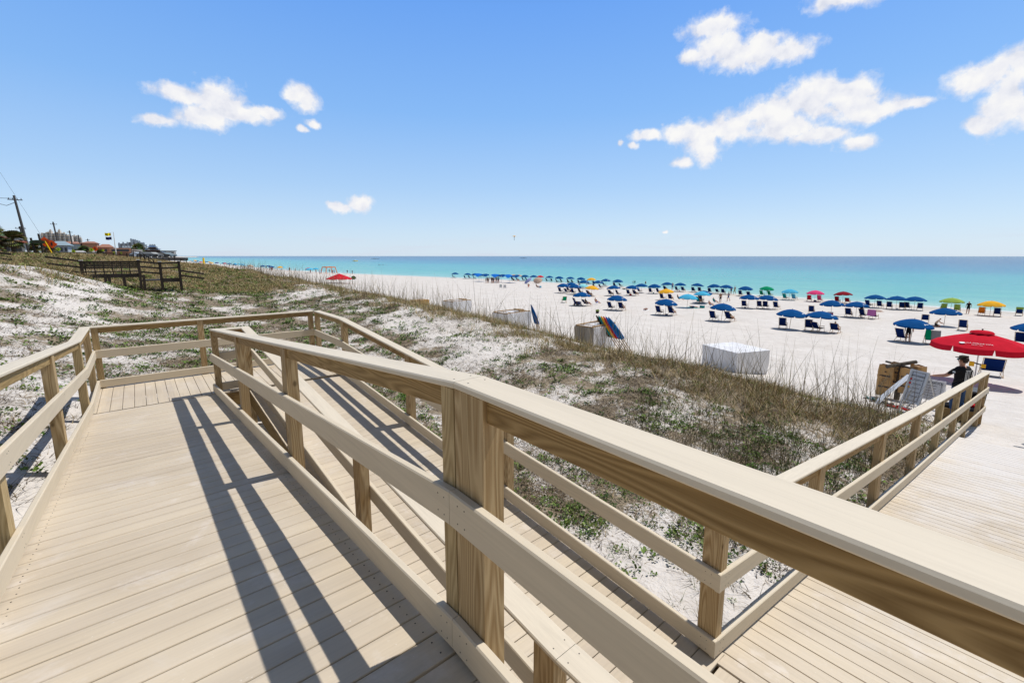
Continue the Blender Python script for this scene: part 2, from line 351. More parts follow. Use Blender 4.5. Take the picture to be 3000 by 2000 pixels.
def blades(name,x,y,r,nb,hgt,wid,cols,spread=.10,lean=.35,curl=.5,label=None,cat=None,segs=3,low=.5):
    m=len(x); M=m*nb; X=np.repeat(x,nb); Y=np.repeat(y,nb); Rr=np.repeat(r,nb); hs=np.repeat(rng.uniform(low,1.,m),nb)*hgt
    a=rng.uniform(0,2*np.pi,M); rad=spread*(1+.02*Rr)*np.sqrt(rng.random(M)); bx=X+rad*np.cos(a); by=Y+rad*np.sin(a); bz=ground(bx,by)-.01
    a2=a+rng.normal(0,1.,M); hh=hs*rng.uniform(.55,1.15,M); le=np.abs(rng.normal(lean,.22,M)); w=wid*(1+.055*np.maximum(Rr-5,0))*rng.uniform(.6,1.3,M)
    b=rng.uniform(0,np.pi,M); wx=np.cos(b); wy=np.sin(b); V=[]
    for i in range(segs+1):
        t=i/segs; off=hh*(le*t+curl*le*t*t); zz=hh*(t-.28*le*t*t); ww=w*(1-t)*.9+w*.12
        cx=bx+np.cos(a2)*off; cy=by+np.sin(a2)*off
        V.append(np.stack([cx-wx*ww,cy-wy*ww,bz+zz],-1)); V.append(np.stack([cx+wx*ww,cy+wy*ww,bz+zz],-1))
    V=np.stack(V,1); k=2*(segs+1); base=np.arange(M)[:,None]*k
    q=np.concatenate([base+np.array([2*i,2*i+1,2*i+3,2*i+2]) for i in range(segs)],0)
    C=np.array(cols)[rng.integers(0,len(cols),M)]*rng.uniform(.6,1.3,(M,1)); C=np.repeat(C,k,0)
    o=np_mesh(name,V.reshape(-1,3),q,'plants',col=np.clip(C,0,1)); return tag(o,label,cat,kind='stuff')
GREENS=[(.075,.15,.02),(.12,.20,.03),(.05,.09,.02),(.16,.22,.05),(.10,.11,.035)]
leafy(70000,'ground_cover_plants',1,1.45,13,.038,GREENS,seedprob=.85,label='low green leafy dune plants spreading over the sand',cat='dune plants')
DRY=[(.085,.058,.032),(.12,.083,.046),(.17,.122,.068),(.055,.038,.024),(.30,.23,.13)]
x,y,r=sample(150000,3.0,60,1.5,-25,90); L=zones(x,y)[0]; k=rng.random(len(x))<L**1.2*(.25+1.0*ss(-.3,.5,S_q(x*.9+7,y*.9))); x,y,r=x[k],y[k],r[k]
blades('dry_twigs',x,y,r,5,.13,.0052,DRY,spread=.11,lean=1.2,curl=.6,segs=2,label='tangle of dry brown twigs and dead stems lying over the dune sand',cat='dry brush')
TANS=[(.50,.38,.19),(.62,.49,.27),(.40,.31,.14),(.22,.23,.08),(.14,.17,.05),(.42,.28,.14),(.24,.17,.10)]
x,y,r=sample(110000,3.5,130,1.25,-22,92); G=zones(x,y)[2]; k=rng.random(len(x))<G**1.0*.9; x,y,r=x[k],y[k],r[k]
blades('dune_grass',x,y,r,9,.42,.0050,TANS,spread=.15,lean=.5,curl=.7,segs=2,label='tan and olive dune grass along the crest and the landward hill',cat='dune grass')
n=3000; y=rng.uniform(1.8,75,n)**1.0; y=1.9+(rng.random(n)**1.7)*85; x=13.2+1.5*rng.normal(0,1,n)+.4*S_p(y*0,y); k=(x>10.5)&(x<17.6)&(S_q(x,y)>-.7); x,y=x[k],y[k]; r=np.hypot(x,y)
blades('sea_oats',x,y,r,1,2.1,.0046,[(.30,.24,.14),(.38,.31,.19),(.22,.175,.11)],spread=.02,lean=.16,curl=.7,segs=5,low=.45,label='tall thin sea oat stalks standing above the dune crest',cat='sea oats')
x,y,r=sample(9000,3.2,11,1.2,55,88); k=(x>4.4)&(x<15.5)&(y>1.55)&(y<6)&(rng.random(len(x))<.35*ss(5,8,x)); x,y,r=x[k],y[k],r[k]
blades('weedy_stems',x,y,r,4,.42,.0035,[(.10,.08,.05),(.14,.16,.05),(.17,.13,.08),(.09,.13,.04)],spread=.08,lean=.28,curl=.4,segs=3,label='tall weedy green and brown stems beside the lower walkway railing',cat='weeds')
x=rng.uniform(3.3,5.2,70); y=rng.uniform(1.5,3.9,70); r=np.hypot(x,y)
blades('sprouts',x,y,r,9,.16,.0035,[(.10,.15,.05),(.14,.18,.07),(.20,.16,.09)],spread=.07,lean=.6,curl=.5,segs=2,label='small grass sprouts on bare sand in the corner below the railings',cat='grass sprouts')

# ---------------------------------------------------------------- the ramps and their railings
Y0,M1,YL=1.3288,.1007,8.975; ZL=-M1*(YL-Y0); M2,Y2,YE=.0763,8.9,1.2211; ZB=ZL-M2*(Y2-YE); HC=1.1019
def z1(y): return 0. if y<=Y0 else -M1*(min(y,YL)-Y0)
def z2(y): return ZL-M2*max(0,Y2-max(y,YE))
EX=[(2.934,ZB),(4.26,-1.485),(9.14,-1.945),(12.5,-2.235),(17.35,-2.635)]
def zE(x): return float(np.interp(x,[a for a,b in EX],[b for a,b in EX]))
def yE(x): return 1.221-.0394*(x-2.934)
def bw(mb,name,mat,par,**k):
    L=par.location; mb.v=[(p[0]-L.x,p[1]-L.y,p[2]-L.z) for p in mb.v]; return mb.build(name,mat,par,**k)
def boards_x(ys,x0,x1,zf,pitch=.1455,w=.140,th=.025,slope=0.):
    mb=MB(); y=ys[0]
    while y+w<=ys[1]+.001:
        a=random.uniform(-.0012,.0012); z0,z_1=zf(y),zf(y+w)
        e=random.uniform(-.002,.002)
        sec=[(y+.003,z0-.0004),(y,z0-.004),(y,z0-th),(y+w,z_1-th),(y+w,z_1-.004),(y+w-.003,z_1-.0004)]
        vs=[(xx+e,p,q+a) for xx in (x0,x1) for p,q in sec]; n=6
        mb.add(vs,[(i,(i+1)%n,(i+1)%n+n,i+n) for i in range(n)]+[tuple(range(n-1,-1,-1)),tuple(range(n,2*n))]); y+=pitch
    return mb
def boards_y(xs,y0f,y1f,zf,pitch=.1455,w=.140,th=.025):
    mb=MB(); x=xs[0]
    while x+w<=xs[1]+.001:
        a=random.uniform(-.0012,.0012); z0,z_1=zf(x),zf(x+w); e=random.uniform(-.003,.003)
        sec=[(x+.003,z0-.0004),(x,z0-.004),(x,z0-th),(x+w,z_1-th),(x+w,z_1-.004),(x+w-.003,z_1-.0004)]
        vs=[(p,yy(p)+e,q+a) for yy in (y0f,y1f) for p,q in sec]; n=6
        mb.add(vs,[(i,(i+1)%n,(i+1)%n+n,i+n) for i in range(n)]+[tuple(range(n-1,-1,-1)),tuple(range(n,2*n))]); x+=pitch
    return mb
def deckroot(name): return tag(empty(name),kind='structure')
# upper ramp
d=deckroot('upper_ramp'); mb=boards_x((Y0+.004,8.86),-.815,.935,z1)
for k in range(42):
    for dy in (.035,.105):
        for sx in (.775,-.655): yy=Y0+.004+.1455*k+dy; mb.tube([(sx+.004*math.sin(k*3),yy,z1(yy)-.002),(sx+.004*math.sin(k*3),yy,z1(yy)+.0008)],.0035,6,1)
mb.build('decking',['deck_x_rows','screw'],d)
for xx in (-.80,-.05,.30,.92):
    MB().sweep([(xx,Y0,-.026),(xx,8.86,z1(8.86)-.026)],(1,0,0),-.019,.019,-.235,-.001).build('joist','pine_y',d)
d=deckroot('top_landing'); mb=boards_x((Y0-.1465,Y0),-.815,.935,lambda y:0.); mb.build('edge_board','deck_x_rows',d)
boards_y((-.815,.94),lambda p:-2.6,lambda p:Y0-.15,lambda x:0.).build('decking','deck_y_rows',d)
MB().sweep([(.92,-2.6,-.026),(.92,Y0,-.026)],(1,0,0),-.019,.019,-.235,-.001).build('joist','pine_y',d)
d=deckroot('ramp_landing'); boards_y((-.815,3.07),lambda p:8.868,lambda p:10.62,lambda x:ZL).build('decking','deck_y_rows',d)
for a,b in (((-.815,8.89),(3.06,8.89)),((-.815,10.6),(3.06,10.6))):
    MB().sweep([(*a,ZL-.026),(*b,ZL-.026)],(0,1,0),-.019,.019,-.235,-.001).build('joist','pine_x',d)
for xx in (-.6,1.36,2.8):
    MB().box((xx,9.0,ZL-.75),(.09,.14,1.0)).build('support_post','post_pine_z',d)
d=deckroot('lower_ramp'); boards_x((YE-.02,8.86),1.312,3.06,z2).build('decking','deck_x_rows',d)
for xx in (1.33,2.1,3.04):
    MB().sweep([(xx,YE,ZB-.026),(xx,8.86,z2(8.86)-.026)],(1,0,0),-.019,.019,-.235,-.001).build('joist','pine_y',d)
d=deckroot('lower_landing'); boards_x((-2.6,YE-.022),1.312,2.93,lambda y:ZB-.004).build('decking','deck_x_rows',d)
d=deckroot('beach_walkway'); boards_y((2.945,13.4),lambda p:-3.4,lambda p:yE(p)-.012+.15,lambda x:zE(x)-.002).build('decking','deck_y_rows',d)
MB().sweep([(x,yE(x)+.13,z-.028) for x,z in EX[:4]],(0,1,0),-.019,.019,-.235,-.001).build('joist','pine_x',d)
SCREW=[]
def screws(par,pts,nrm):
    """pairs of dark screw heads on a board face"""
    mb=MB(); N=Vector(nrm)
    for p in pts: mb.tube([Vector(p)-N*.002,Vector(p)+N*.0012],.0042,6)
    bw(mb,'screw_heads','screw',par)
def railing(name,label,ax,path,off,outw,posts,nodes_z,HCz=HC,capends=(0,0),mat_ax=1,group=None,posthalf=.07,stringer=True,gap=.02,splits=()):
    """path: list of (pos) nodes along rail face line; off: unit vector from the face outward to the posts"""
    par=empty(name,Vector(path[0])); tag(par,label,'railing',group)
    P=[Vector(p) for p in path]; N=Vector(off)
    A=AX[mat_ax]
    cuts=[0]+list(splits)+[len(P)-1]; runs=[]
    for a_,b_ in zip(cuts,cuts[1:]):
        q=[p.copy() for p in P[a_:b_+1]]
        if a_: q[0]+=(q[1]-q[0]).normalized()*.0012
        if b_<len(P)-1: q[-1]-=(q[-1]-q[-2]).normalized()*.0012
        runs.append(q)
    mrs=[MB().sweep(q,N,0,.038,.549,.6895,.006) for q in runs]; brs=[MB().sweep(q,N,0,.038,gap,.154+gap-.02,.006) for q in runs]
    for i_,q in enumerate(runs):
        q=[p.copy() for p in q]
        if i_==0: q[0]+=(P[0]-P[1]).normalized()*capends[0]
        if i_==len(runs)-1: q[-1]+=(P[-1]-P[-2]).normalized()*capends[1]
        m_=MB().sweep(q,N,.029,.169,HCz-.026,HCz,.006)
        for e_,o_ in ((0,1),(-1,-2)):
            dd=(q[o_]-q[e_]).normalized()
            for wv in (.062,.136): c_=q[e_]+dd*.045+N*wv+Vector((0,0,HCz)); m_.tube([c_-Vector((0,0,.002)),c_+Vector((0,0,.0006))],.0035,6,1)
        bw(m_,'cap_rail',['cap_'+A,'screw'],par)
    L=[0]; 
    for a,b in zip(P,P[1:]): L.append(L[-1]+(Vector((b.x-a.x,b.y-a.y,0))).length)
    tot=L[-1]
    def at(s):
        s=max(0,min(tot,s))
        for i in range(len(P)-1):
            if s<=L[i+1]+1e-6: return P[i].lerp(P[i+1],(s-L[i])/(L[i+1]-L[i]))
        return P[-1]
    T=(P[-1]-P[0]); T.z=0; T.normalize(); seg=[]
    for (s,half) in posts:
        p=at(s); g=H(p.x+N.x*.08,p.y+N.y*.08)-.35; top=p.z+HCz-.0265
        c=Vector((p.x,p.y,(g+top)/2))+N*.0835
        ang=math.atan2(T.y,T.x); M=Matrix.Rotation(ang,3,'Z')
        mb=MB(); mb.sweep([Vector((p.x,p.y,0))+N*.0835-T*half,Vector((p.x,p.y,0))+N*.0835+T*half],(N.x,N.y,0),-.045,.045,g,top,.004)
        bw(mb,'post','post_pine_z',par); seg.append((s-half,s+half))
        fc=Vector((p.x,p.y,p.z))
        sp_=next((i for i,q in enumerate(runs) if min(q[0][mat_ax],q[-1][mat_ax])-.1<=p[mat_ax]<=max(q[0][mat_ax],q[-1][mat_ax])+.1),0)
        for m_,hs in ((mrs[sp_],(.585,.655)),(brs[sp_],(.05,.12))):
            for q in (-.022,.022):
                for h in hs: c_=fc+T*q+Vector((0,0,h)); m_.tube([c_+N*.002,c_-N*.0010],.0030,6,1)
    for q in mrs: bw(q,'middle_rail',['trim_'+A,'screw'],par)
    for q in brs: bw(q,'bottom_rail',['trim_'+A,'screw'],par)
    if stringer:
        seg.sort(); cur=seg[0][1]
        for a,b in seg[1:]:
            if a-cur>.15:
                ks=[cur+.001]+[l for l in L if cur+.05<l<a-.05]+[a-.001]
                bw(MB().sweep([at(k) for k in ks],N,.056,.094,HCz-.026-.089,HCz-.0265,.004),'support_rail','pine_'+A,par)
            cur=b
    return par
# B: between upper ramp and the gap, seen largest
yb=[-2.5,Y0,8.97]
railing('ramp_railing','large foreground railing whose cap runs across to the right edge of the picture',1,
  [(.8065,-2.5,0),(.8065,Y0,0),(.8065,8.95,z1(8.95))],(1,0,0),1,[(.2,.07),(2.5+1.252,.088),(2.5+1.389,.043),(2.5+3.93,.07),(2.5+6.32,.07),(2.5+9.03,.045+2.42*0)] if 0 else [(.6,.07),(3.751,.087),(3.889,.043),(6.43,.07),(8.83,.07),(11.40,.045)],None,capends=(0,0),splits=(1,))
# A: landward railing of the upper ramp
railing('ramp_railing','landward railing along the left edge of the upper ramp',1,
  [(-.6917,-2.5,0),(-.6917,Y0,0),(-.6917,8.9,z1(8.9)),(-.6917,10.498,ZL)],(-1,0,0),1,[(.6,.07),(3.8,.07),(6.32,.07),(8.80,.07),(11.35,.07),(12.95,.045)],None,capends=(0,.17))
# far railing across the landing
railing('landing_railing','long level railing across the far end of the ramp landing',0,
  [(-.6917,10.498,ZL),(2.9337,10.498,ZL)],(0,1,0),1,[(.02,.045),(1.545,.048),(3.60,.045)],None,capends=(.169,.169),mat_ax=0)
# D: seaward railing of the lower ramp
railing('ramp_railing','seaward railing of the lower ramp running down to the corner post beside the walkway',1,
  [(2.9337,10.498,ZL),(2.9337,8.9,ZL),(2.9337,YE,ZB)],(1,0,0),1,[(.05,.045),(1.75,.07),(4.48,.07),(6.80,.07),(9.19,.07)],None,capends=(.17,.15))
# C: inner railing of the lower ramp with its end return
c=railing('ramp_railing','inner railing of the lower ramp, directly behind and below the foreground railing',1,
  [(1.448,8.95,ZL+.0),(1.448,8.86,ZL),(1.448,YE,ZB),(1.448,-2.5,ZB)],(-1,0,0),1,[(.05,.045),(2.75,.07),(5.21,.07),(7.61,.07),(10.6,.07)],None,capends=(0,0),splits=(2,))
par=empty('end_railing',(.975,8.95,ZL)); tag(par,'short railing closing the gap between the two ramp railings at the landing','railing')
bw(MB().sweep([(.976,8.90,ZL),(1.279,8.90,ZL)],(0,1,0),-.105,.05,HC-.026,HC-.0005,.005),'cap_rail','cap_x',par)
bw(MB().sweep([(.90,8.955,ZL),(1.36,8.955,ZL)],(0,1,0),0,.038,.549,.6895,.005),'middle_rail','trim_x',par)
bw(MB().sweep([(.90,8.955,ZL),(1.36,8.955,ZL)],(0,1,0),0,.038,.02,.154,.005),'bottom_rail','trim_x',par)
bw(MB().sweep([(.938,8.90,ZL),(1.314,8.90,ZL)],(0,1,0),-.02,.018,HC-.116,HC-.027,.005),'support_rail','pine_x',par)
# E: walkway railing down to the beach
e=railing('walkway_railing','long railing sloping down to the beach beside the right hand walkway',0,
  [(x,yE(x),z) for x,z in EX],Vector((.0394,1,0)).normalized(),1,[(.10,.045),(2.02,.07),(4.25,.07),(6.28,.07),(8.14,.07),(9.9,.07),(11.56,.07),(13.55,.07),(14.33,.045)],None,capends=(-.03,.0),mat_ax=0,splits=(2,))
for h0,h1 in ((.549,.6895),(.02,.154)):
    pts=[(17.35+.105*math.cos(-math.pi/2+math.pi*k/8),yE(17.35)+.095+.095*math.sin(-math.pi/2+math.pi*k/8),zE(17.35)) for k in range(9)]; mb=MB(); vs=[]; cx_,cy_=17.35,yE(17.35)+.095
    for p in pts:
        for f in (1.,.68): vs+=[(cx_+(p[0]-cx_)*f,cy_+(p[1]-cy_)*f,p[2]+h0),(cx_+(p[0]-cx_)*f,cy_+(p[1]-cy_)*f,p[2]+h1)]
    fs=[]
    for k in range(8): a=4*k; fs+=[(a,a+1,a+5,a+4),(a+2,a+6,a+7,a+3),(a+1,a+3,a+7,a+5),(a,a+4,a+6,a+2)]
    fs+=[(0,2,3,1),(32,33,35,34)]; mb.add(vs,fs); bw(mb,'return_rail','trim_x',e)

# ---------------------------------------------------------------- beach furniture
def canvas(name,c): return plain(name,c,.85,.04,.10,3.)
canvas('navy_canvas',(.002,.072,.25)); canvas('chair_navy',(.004,.018,.105)); canvas('blue_canvas',(.008,.12,.32)); canvas('yellow_canvas',(.80,.42,.03)); canvas('red_canvas',(.55,.012,.03)); canvas('dark_red_canvas',(.24,.01,.02))
canvas('green_canvas',(.0,.26,.12)); canvas('light_blue_canvas',(.07,.42,.66)); canvas('pink_canvas',(.72,.06,.20)); canvas('lime_canvas',(.28,.42,.08)); canvas('beige_canvas',(.50,.38,.30)); canvas('striped_canvas',(.25,.62,.68)); canvas('lavender_canvas',(.30,.34,.60)); canvas('orange_canvas',(.75,.20,.02)); canvas('black_canvas',(.015,.015,.018)); canvas('teal_canvas',(.0,.25,.25)); canvas('white_cloth',(.75,.75,.76)); canvas('grey_cloth',(.22,.22,.24)); canvas('purple_towel',(.52,.16,.42)); canvas('bright_blue_canvas',(.01,.14,.52))
plain('beach_wood',(.42,.27,.13),.6,.3,.2,9.); plain('white_paint',(.78,.78,.78),.5,.3,.03); plain('pole_metal',(.55,.55,.56),.35,.5,.05,metal=.6)
plain('dark_metal',(.05,.05,.05),.5,.4); plain('logo_white',(.80,.84,.86),.6,.2,.02)
CN={'n':('navy','navy_canvas'),'y':('yellow','yellow_canvas'),'g':('beige','beige_canvas'),'r':('red','red_canvas'),'e':('green','green_canvas'),'l':('light blue','light_blue_canvas'),'p':('pink','pink_canvas'),'d':('dark red','dark_red_canvas'),'m':('lime green','lime_canvas'),'o':('yellow','yellow_canvas'),'t':('light blue and white striped','striped_canvas')}
def canopy_mesh(rad,rim,apex,val,gores=8,gap=.07,sag=.03,curve=.55):
    mb=MB(); n=8; vs=[];fs=[]
    K=gores*6
    for i in range(n+1):
        t=i/n; 
        for k in range(K):
            a=2*math.pi*k/K; ph=(k%6)/6; s=math.sin(math.pi*ph)
            rr=rad*t*(1-.035*s*t); z=apex-(apex-rim)*(curve*t*t+(1-curve)*t)-sag*s*t*t
            vs.append((rr*math.cos(a),rr*math.sin(a),z))
    for i in range(n):
        for k in range(K): 
            if i==0: fs.append((k,n and (K+k),(K+(k+1)%K)))
            else: fs.append((i*K+k,(i+1)*K+k,(i+1)*K+(k+1)%K,i*K+(k+1)%K))
    mb.add(vs,fs)
    # valance flaps, one per gore, with a notch between flaps
    for g in range(gores):
        top=[];bot=[]
        for j in range(7):
            ph=j/6; k=g*6+j; a=2*math.pi*k/K; s=math.sin(math.pi*ph)
            rr=rad*(1-.035*s); z=rim-sag*s
            aa=2*math.pi*(g*6+6*(gap+(1-2*gap)*ph))/K
            top.append((rr*math.cos(a),rr*math.sin(a),z)); bot.append((rr*1.012*math.cos(aa),rr*1.012*math.sin(aa),z-val))
        vv=top+bot; mb.add(vv,[(j,j+1,j+8,j+7) for j in range(6)])
    return mb
def umbrella_template(code,rad=1.27,apex=1.92,rim=1.42,val=.11):
    nm,mt=CN[code]; r=empty('beach_umbrella'); canopy_mesh(rad,rim,apex,val,curve=.85).build('canopy',mt,r,smooth=False)
    c=[o for o in kids(r)][0]
    MB().tube([(0,0,apex-.02),(0,0,apex+.07)],.02,6).build('finial','dark_metal',r)
    MB().tube([(0,0,-.25),(0,0,apex-.01)],.019,6).build('pole','beach_wood',r)
    if code=='n':
        for k in (5,):
            a0=2*math.pi*(k+.42)/8; mb=MB()
            def pt(t,da): 
                a=a0+da; z=apex-(apex-rim)*(.85*t*t+.15*t)-.03*t*t*.95+.012; return (rad*t*math.cos(a)*.975,rad*t*math.sin(a)*.975,z)
            mb.add([pt(.70,-.17),pt(.78,-.17),pt(.80,-.10),pt(.75,-.06),pt(.69,-.08)],[(0,1,2,3,4)])
            for u in range(7): mb.add([pt(.71,-.01+u*.045),pt(.765,-.01+u*.045),pt(.765,.02+u*.045),pt(.71,.02+u*.045)],[(0,1,2,3)])
            mb.build('printed_logo','logo_white',r)
    return register(r)
def chair_template(mat,recline=0.,wide=.56,name='beach_chair'):
    r=empty(name); w=wide/2; bz=1.0-.38*recline; bx=-.42-.28*recline
    for s in (-1,1):
        mb=MB(); y=s*w
        mb.tube([(bx,y,bz),(.05,y,.27)],.017,5); mb.tube([(-.12,y,.30),(.52,y,.33)],.017,5); mb.tube([(-.40,y,.0),(.10,y,.36)],.016,5); mb.tube([(.55,y,.0),(.42,y,.50)],.016,5)
        mb.tube([(-.22,y,.52),(.48,y,.50)],.022,5); mb.tube([(-.45,y,.02),(.95,y,.04)],.014,5)
        mb.build('side_frame','beach_wood',r)
    for x,z in ((bx,bz),(.52,.33),(-.36,.05)): MB().tube([(x,-w,z),(x,w,z)],.015,5).build('crossbar','beach_wood',r)
    mb=MB(); n=6; ww=w-.03
    p=[(bx+(.0-bx)*k/n+.0,bz-.02+(.29-bz)*k/n-.05*math.sin(math.pi*k/n)) for k in range(n+1)]
    for off in (0,.006):
        vs=[(x+off,y,z+off) for x,z in p for y in (-ww,ww)]; mb.add(vs,[(2*i,2*i+1,2*i+3,2*i+2) for i in range(n)])
    mb.build('backrest',mat,r)
    mb=MB(); q=[(0.0+.5*k/4,.29-.03*math.sin(math.pi*k/4)+.03*k/4) for k in range(5)]
    for off in (0,.006):
        vs=[(x,y,z+off) for x,z in q for y in (-ww,ww)]; mb.add(vs,[(2*i,2*i+1,2*i+3,2*i+2) for i in range(4)])
    mb.build('seat',mat,r)
    return register(r)
UT={}; CT={}; SEATED=[]
def get(T,key,maker):
    if key not in T: T[key]=maker(); return T[key]
    return dup(T[key])
def place(o,x,y,rz,z=None,tilt=0):
    o.location=(x,y,float(beach(np.array(x),np.array(y))) if z is None else z); o.rotation_euler=(tilt*random.uniform(-1,1),tilt*random.uniform(-1,1),rz); return o
D=json.loads(r'''{"UMB":{"edge":[[115.31,222.89,"n",2],[136.08,250.99,"n",1],[126.24,227.92,"n",2],[124.42,213.08,"n",2],[121.73,203.8,"n",2],[127.96,204.39,"n",2],[86.8,135.38,"n",1],[86.16,126.58,"n",2],[88.48,125.4,"n",1],[100.18,138.64,"n",1],[103.52,139.2,"n",1],[103.77,132.24,"n",1],[92.45,109.72,"g",1],[93.59,108.55,"g",1],[92.98,104.88,"n",2],[95.72,103.84,"n",0],[100.86,106.34,"r",2],[100.37,101.51,"n",2],[98.29,95.17,"n",2],[99.07,91.37,"n",2],[99.51,87.58,"n",2],[98.09,82.44,"y",2],[82.02,66.87,"n",2],[92.35,72.83,"n",1],[92.37,69.09,"n",2],[79.25,53.32,"n",1],[80.08,50.81,"n",2],[90.37,54.18,"n",1],[90.67,51.2,"n",2],[92.11,48.14,"n",2],[92.22,44.46,"n",2],[91.51,41.69,"n",1],[89.67,37.14,"n",2],[93.27,34.69,"e",2],[87.42,28.64,"l",2],[87.7,24.92,"p",2],[88.43,21.11,"d",2],[83.42,15.99,"n",2],[83.09,13.47,"n",2],[84.29,11.68,"n",2],[86.01,8.1,"m",2],[83.41,4.21,"o",2]],"mid":[[64.99,61.78,"n",2],[69.46,63.75,"n",1],[64.52,58.19,"n",1],[66.8,58.22,"t",1],[80.24,69.64,"n",2],[63.97,53.68,"y",1],[68.16,51.82,"n",2],[71.8,50.36,"n",2],[67.21,34.24,"l",1],[69.32,34.96,"n",1],[66.32,26.84,"n",1],[67.7,24.95,"n",3],[65.97,16.83,"n",0],[66.23,14.34,"n",2],[65.07,6.46,"n",0]],"front":[[47.44,41.49,"n",2],[46.83,35.06,"n",2],[47.43,28.5,"n",2],[67.92,40.76,"y",2],[59.16,32.22,"l",0],[47.68,21.97,"n",2],[47.39,15.28,"n",1],[47.88,12.97,"n",3],[47.72,6.57,"n",1],[53.55,0.25,"n",1]]},"PPL":[["wade","a",156.62,361.82],["wade","b",157.39,361.11],["wade","a",158.55,357.78],["wade","c",160.68,355.81],["swim","a",181.99,396.46],["swim","b",181.74,393.89],["swim","a",197.27,393.69],["swim","b",181.06,360.47],["stand","a",122.15,262.47],["stand","c",124.81,265.78],["stand","a",129.57,271.3],["stand","d",131.31,272.81],["stand","k",73.77,99.55],["stand","k",74.12,99.34],["stand","b",74.41,99.16],["stand","k",75.63,99.33],["stand","k",75.45,98.54],["stand","n",76.15,99.02],["stand","k",81.63,105.43],["stand","k",76.89,98.58],["stand","l",76.72,97.78],["stand","k",81.21,103.15],["sit","r",70.71,78.46],["sit","k",71.82,76.77],["sit","k",89.66,106.59],["sit","d",90.25,105.19],["sit","a",100.68,122.48],["sit","c",103.21,129.58],["sit","a",138.1,242.13],["sit","d",89.97,118.96],["stand","b",110.89,77.54],["stand","e",111.95,77.66],["stand","c",110.65,73.16],["stand","a",93.87,54.94],["swim","a",239.23,179.23],["swim","b",238.29,175.97],["sit","c",51.31,42.09],["sit","a",63.83,31.22],["sit","e",69.5,33.34],["sit","k",69.68,39.52],["stand","w",70.91,33.06],["walk","g",75.09,33.66],["walk","m",93.8,40.89],["stand","a",93.59,41.53],["stand","k",66.7,13.98],["stand","h",84.11,6.28],["sit","v",63.34,6.96],["stand","j",47.51,6.71]],"FARU":[[59.2,291.5],[57.2,360.3],[60.9,218.6],[46.6,584.7],[54.5,519.0],[54.4,420.8],[60.2,264.2],[48.7,282.2],[46.7,546.4],[54.8,534.2],[51.8,323.2],[46.4,504.7],[55.9,568.4],[49.1,450.5],[55.9,407.6],[57.4,393.6],[45.7,591.9],[54.1,425.5],[49.6,580.8],[46.0,569.4],[52.8,408.6],[52.2,447.5],[58.1,259.4],[56.7,539.4],[58.9,209.9],[53.2,310.6],[54.1,392.6],[54.2,618.8],[56.4,367.5],[54.1,462.0],[49.8,343.0],[52.6,327.9],[55.7,578.9],[63.4,216.5],[49.4,519.0],[56.3,292.1],[55.4,266.3],[58.1,208.4],[37.6,1318.8],[39.1,1193.2],[52.9,634.2],[39.3,1373.5],[42.3,940.1],[42.0,1104.0],[52.8,848.9],[52.4,966.4]],"FARP":[[50.3,312.8],[53.4,507.2],[49.6,296.0],[69.6,188.1],[58.6,200.0],[58.4,241.8],[50.2,447.6],[53.4,306.5],[57.8,282.3],[69.8,217.5],[59.0,513.9],[50.9,327.0],[53.1,254.7],[57.7,204.9],[67.3,203.5],[58.3,241.5],[50.4,411.7],[59.2,235.1],[60.3,198.7],[56.0,349.4],[55.7,268.4],[51.4,519.2],[66.1,226.0],[49.4,362.3],[47.5,444.2],[63.8,322.1],[46.9,515.9],[49.1,345.1],[55.7,266.0],[64.2,322.6],[59.3,197.4],[62.8,326.1],[50.7,268.3],[51.9,482.9],[61.8,463.4],[61.7,352.0],[64.0,195.6],[56.9,270.2],[54.4,266.2],[52.7,254.7],[63.2,262.5],[62.6,476.4],[55.0,232.5],[72.6,202.2]],"MISC":{"man":[20.63,1.2,-3.45],"bagpost":[19.55,2.83,-3.3],"redumb":[29.81,1.65,-4.34],"bench":[33.87,1.35,-4.65],"sign1":[23.48,1.93,-3.77],"sign2":[17.57,1.8,-3.01],"sign0":[18.86,2.26,-3.21],"box_a":[16.97,14.87,-2.92],"box_b":[19.16,23.28,-3.25],"box_c":[23.5,36.37,-3.77],"box_d":[23.87,44.58,-3.8],"box_e":[18.97,8.05,-3.22],"signs_a":[62.45,78.64,-5.71],"signs_b":[62.48,77.22,-5.71],"canopy":[79.63,104.61,-5.94],"orange":[102.87,260.01,-8.95],"farred":[36.9,108.26,-4.86],"farredsign":[38.85,104.3,-4.96],"lav":[83.26,91.49,-5.99],"tan":[86.45,91.86,-6.04],"soloL":[65.8,18.91,-5.76],"pink":[66.14,12.67,-5.76],"chair_s":[62.22,4.82,-5.71],"chair_t":[67.16,8.25,-5.78],"stripe":[87.17,1.83,-6.05],"towel":[48.02,5.4,-5.36],"cooler":[66.08,16.94,-5.76],"bluebag":[72.84,76.77,-5.85],"green":[49.16,46.47,-5.38],"blue_cooler":[47.31,42.18,-5.33],"drill":[31.08,1.65,-4.44],"guy2":[31.14,0.1,-4.44],"plant":[40.85,33.3,-5.05],"teal":[60.65,30.75,-5.67],"crate":[17.95,1.31,-3.07],"shoes":[16.62,2.66,-2.87]}}''')
ROWN={'edge':'in the waterline row','mid':'in the middle rows','front':'in the row nearest the dunes'}
CHAIRMAT={'e':'green_canvas','l':'teal_canvas','p':'red_canvas','d':'dark_red_canvas','m':'lime_canvas','o':'orange_canvas'}
def chair(x,y,rz,mat,label,rec=0,group='wooden beach chairs on the sand'):
    o=get(CT,(mat,rec),lambda:chair_template(mat,rec)); place(o,x,y,rz); o.scale=(1.1,1.1,1.1); return tag(o,label,'beach chair',group)
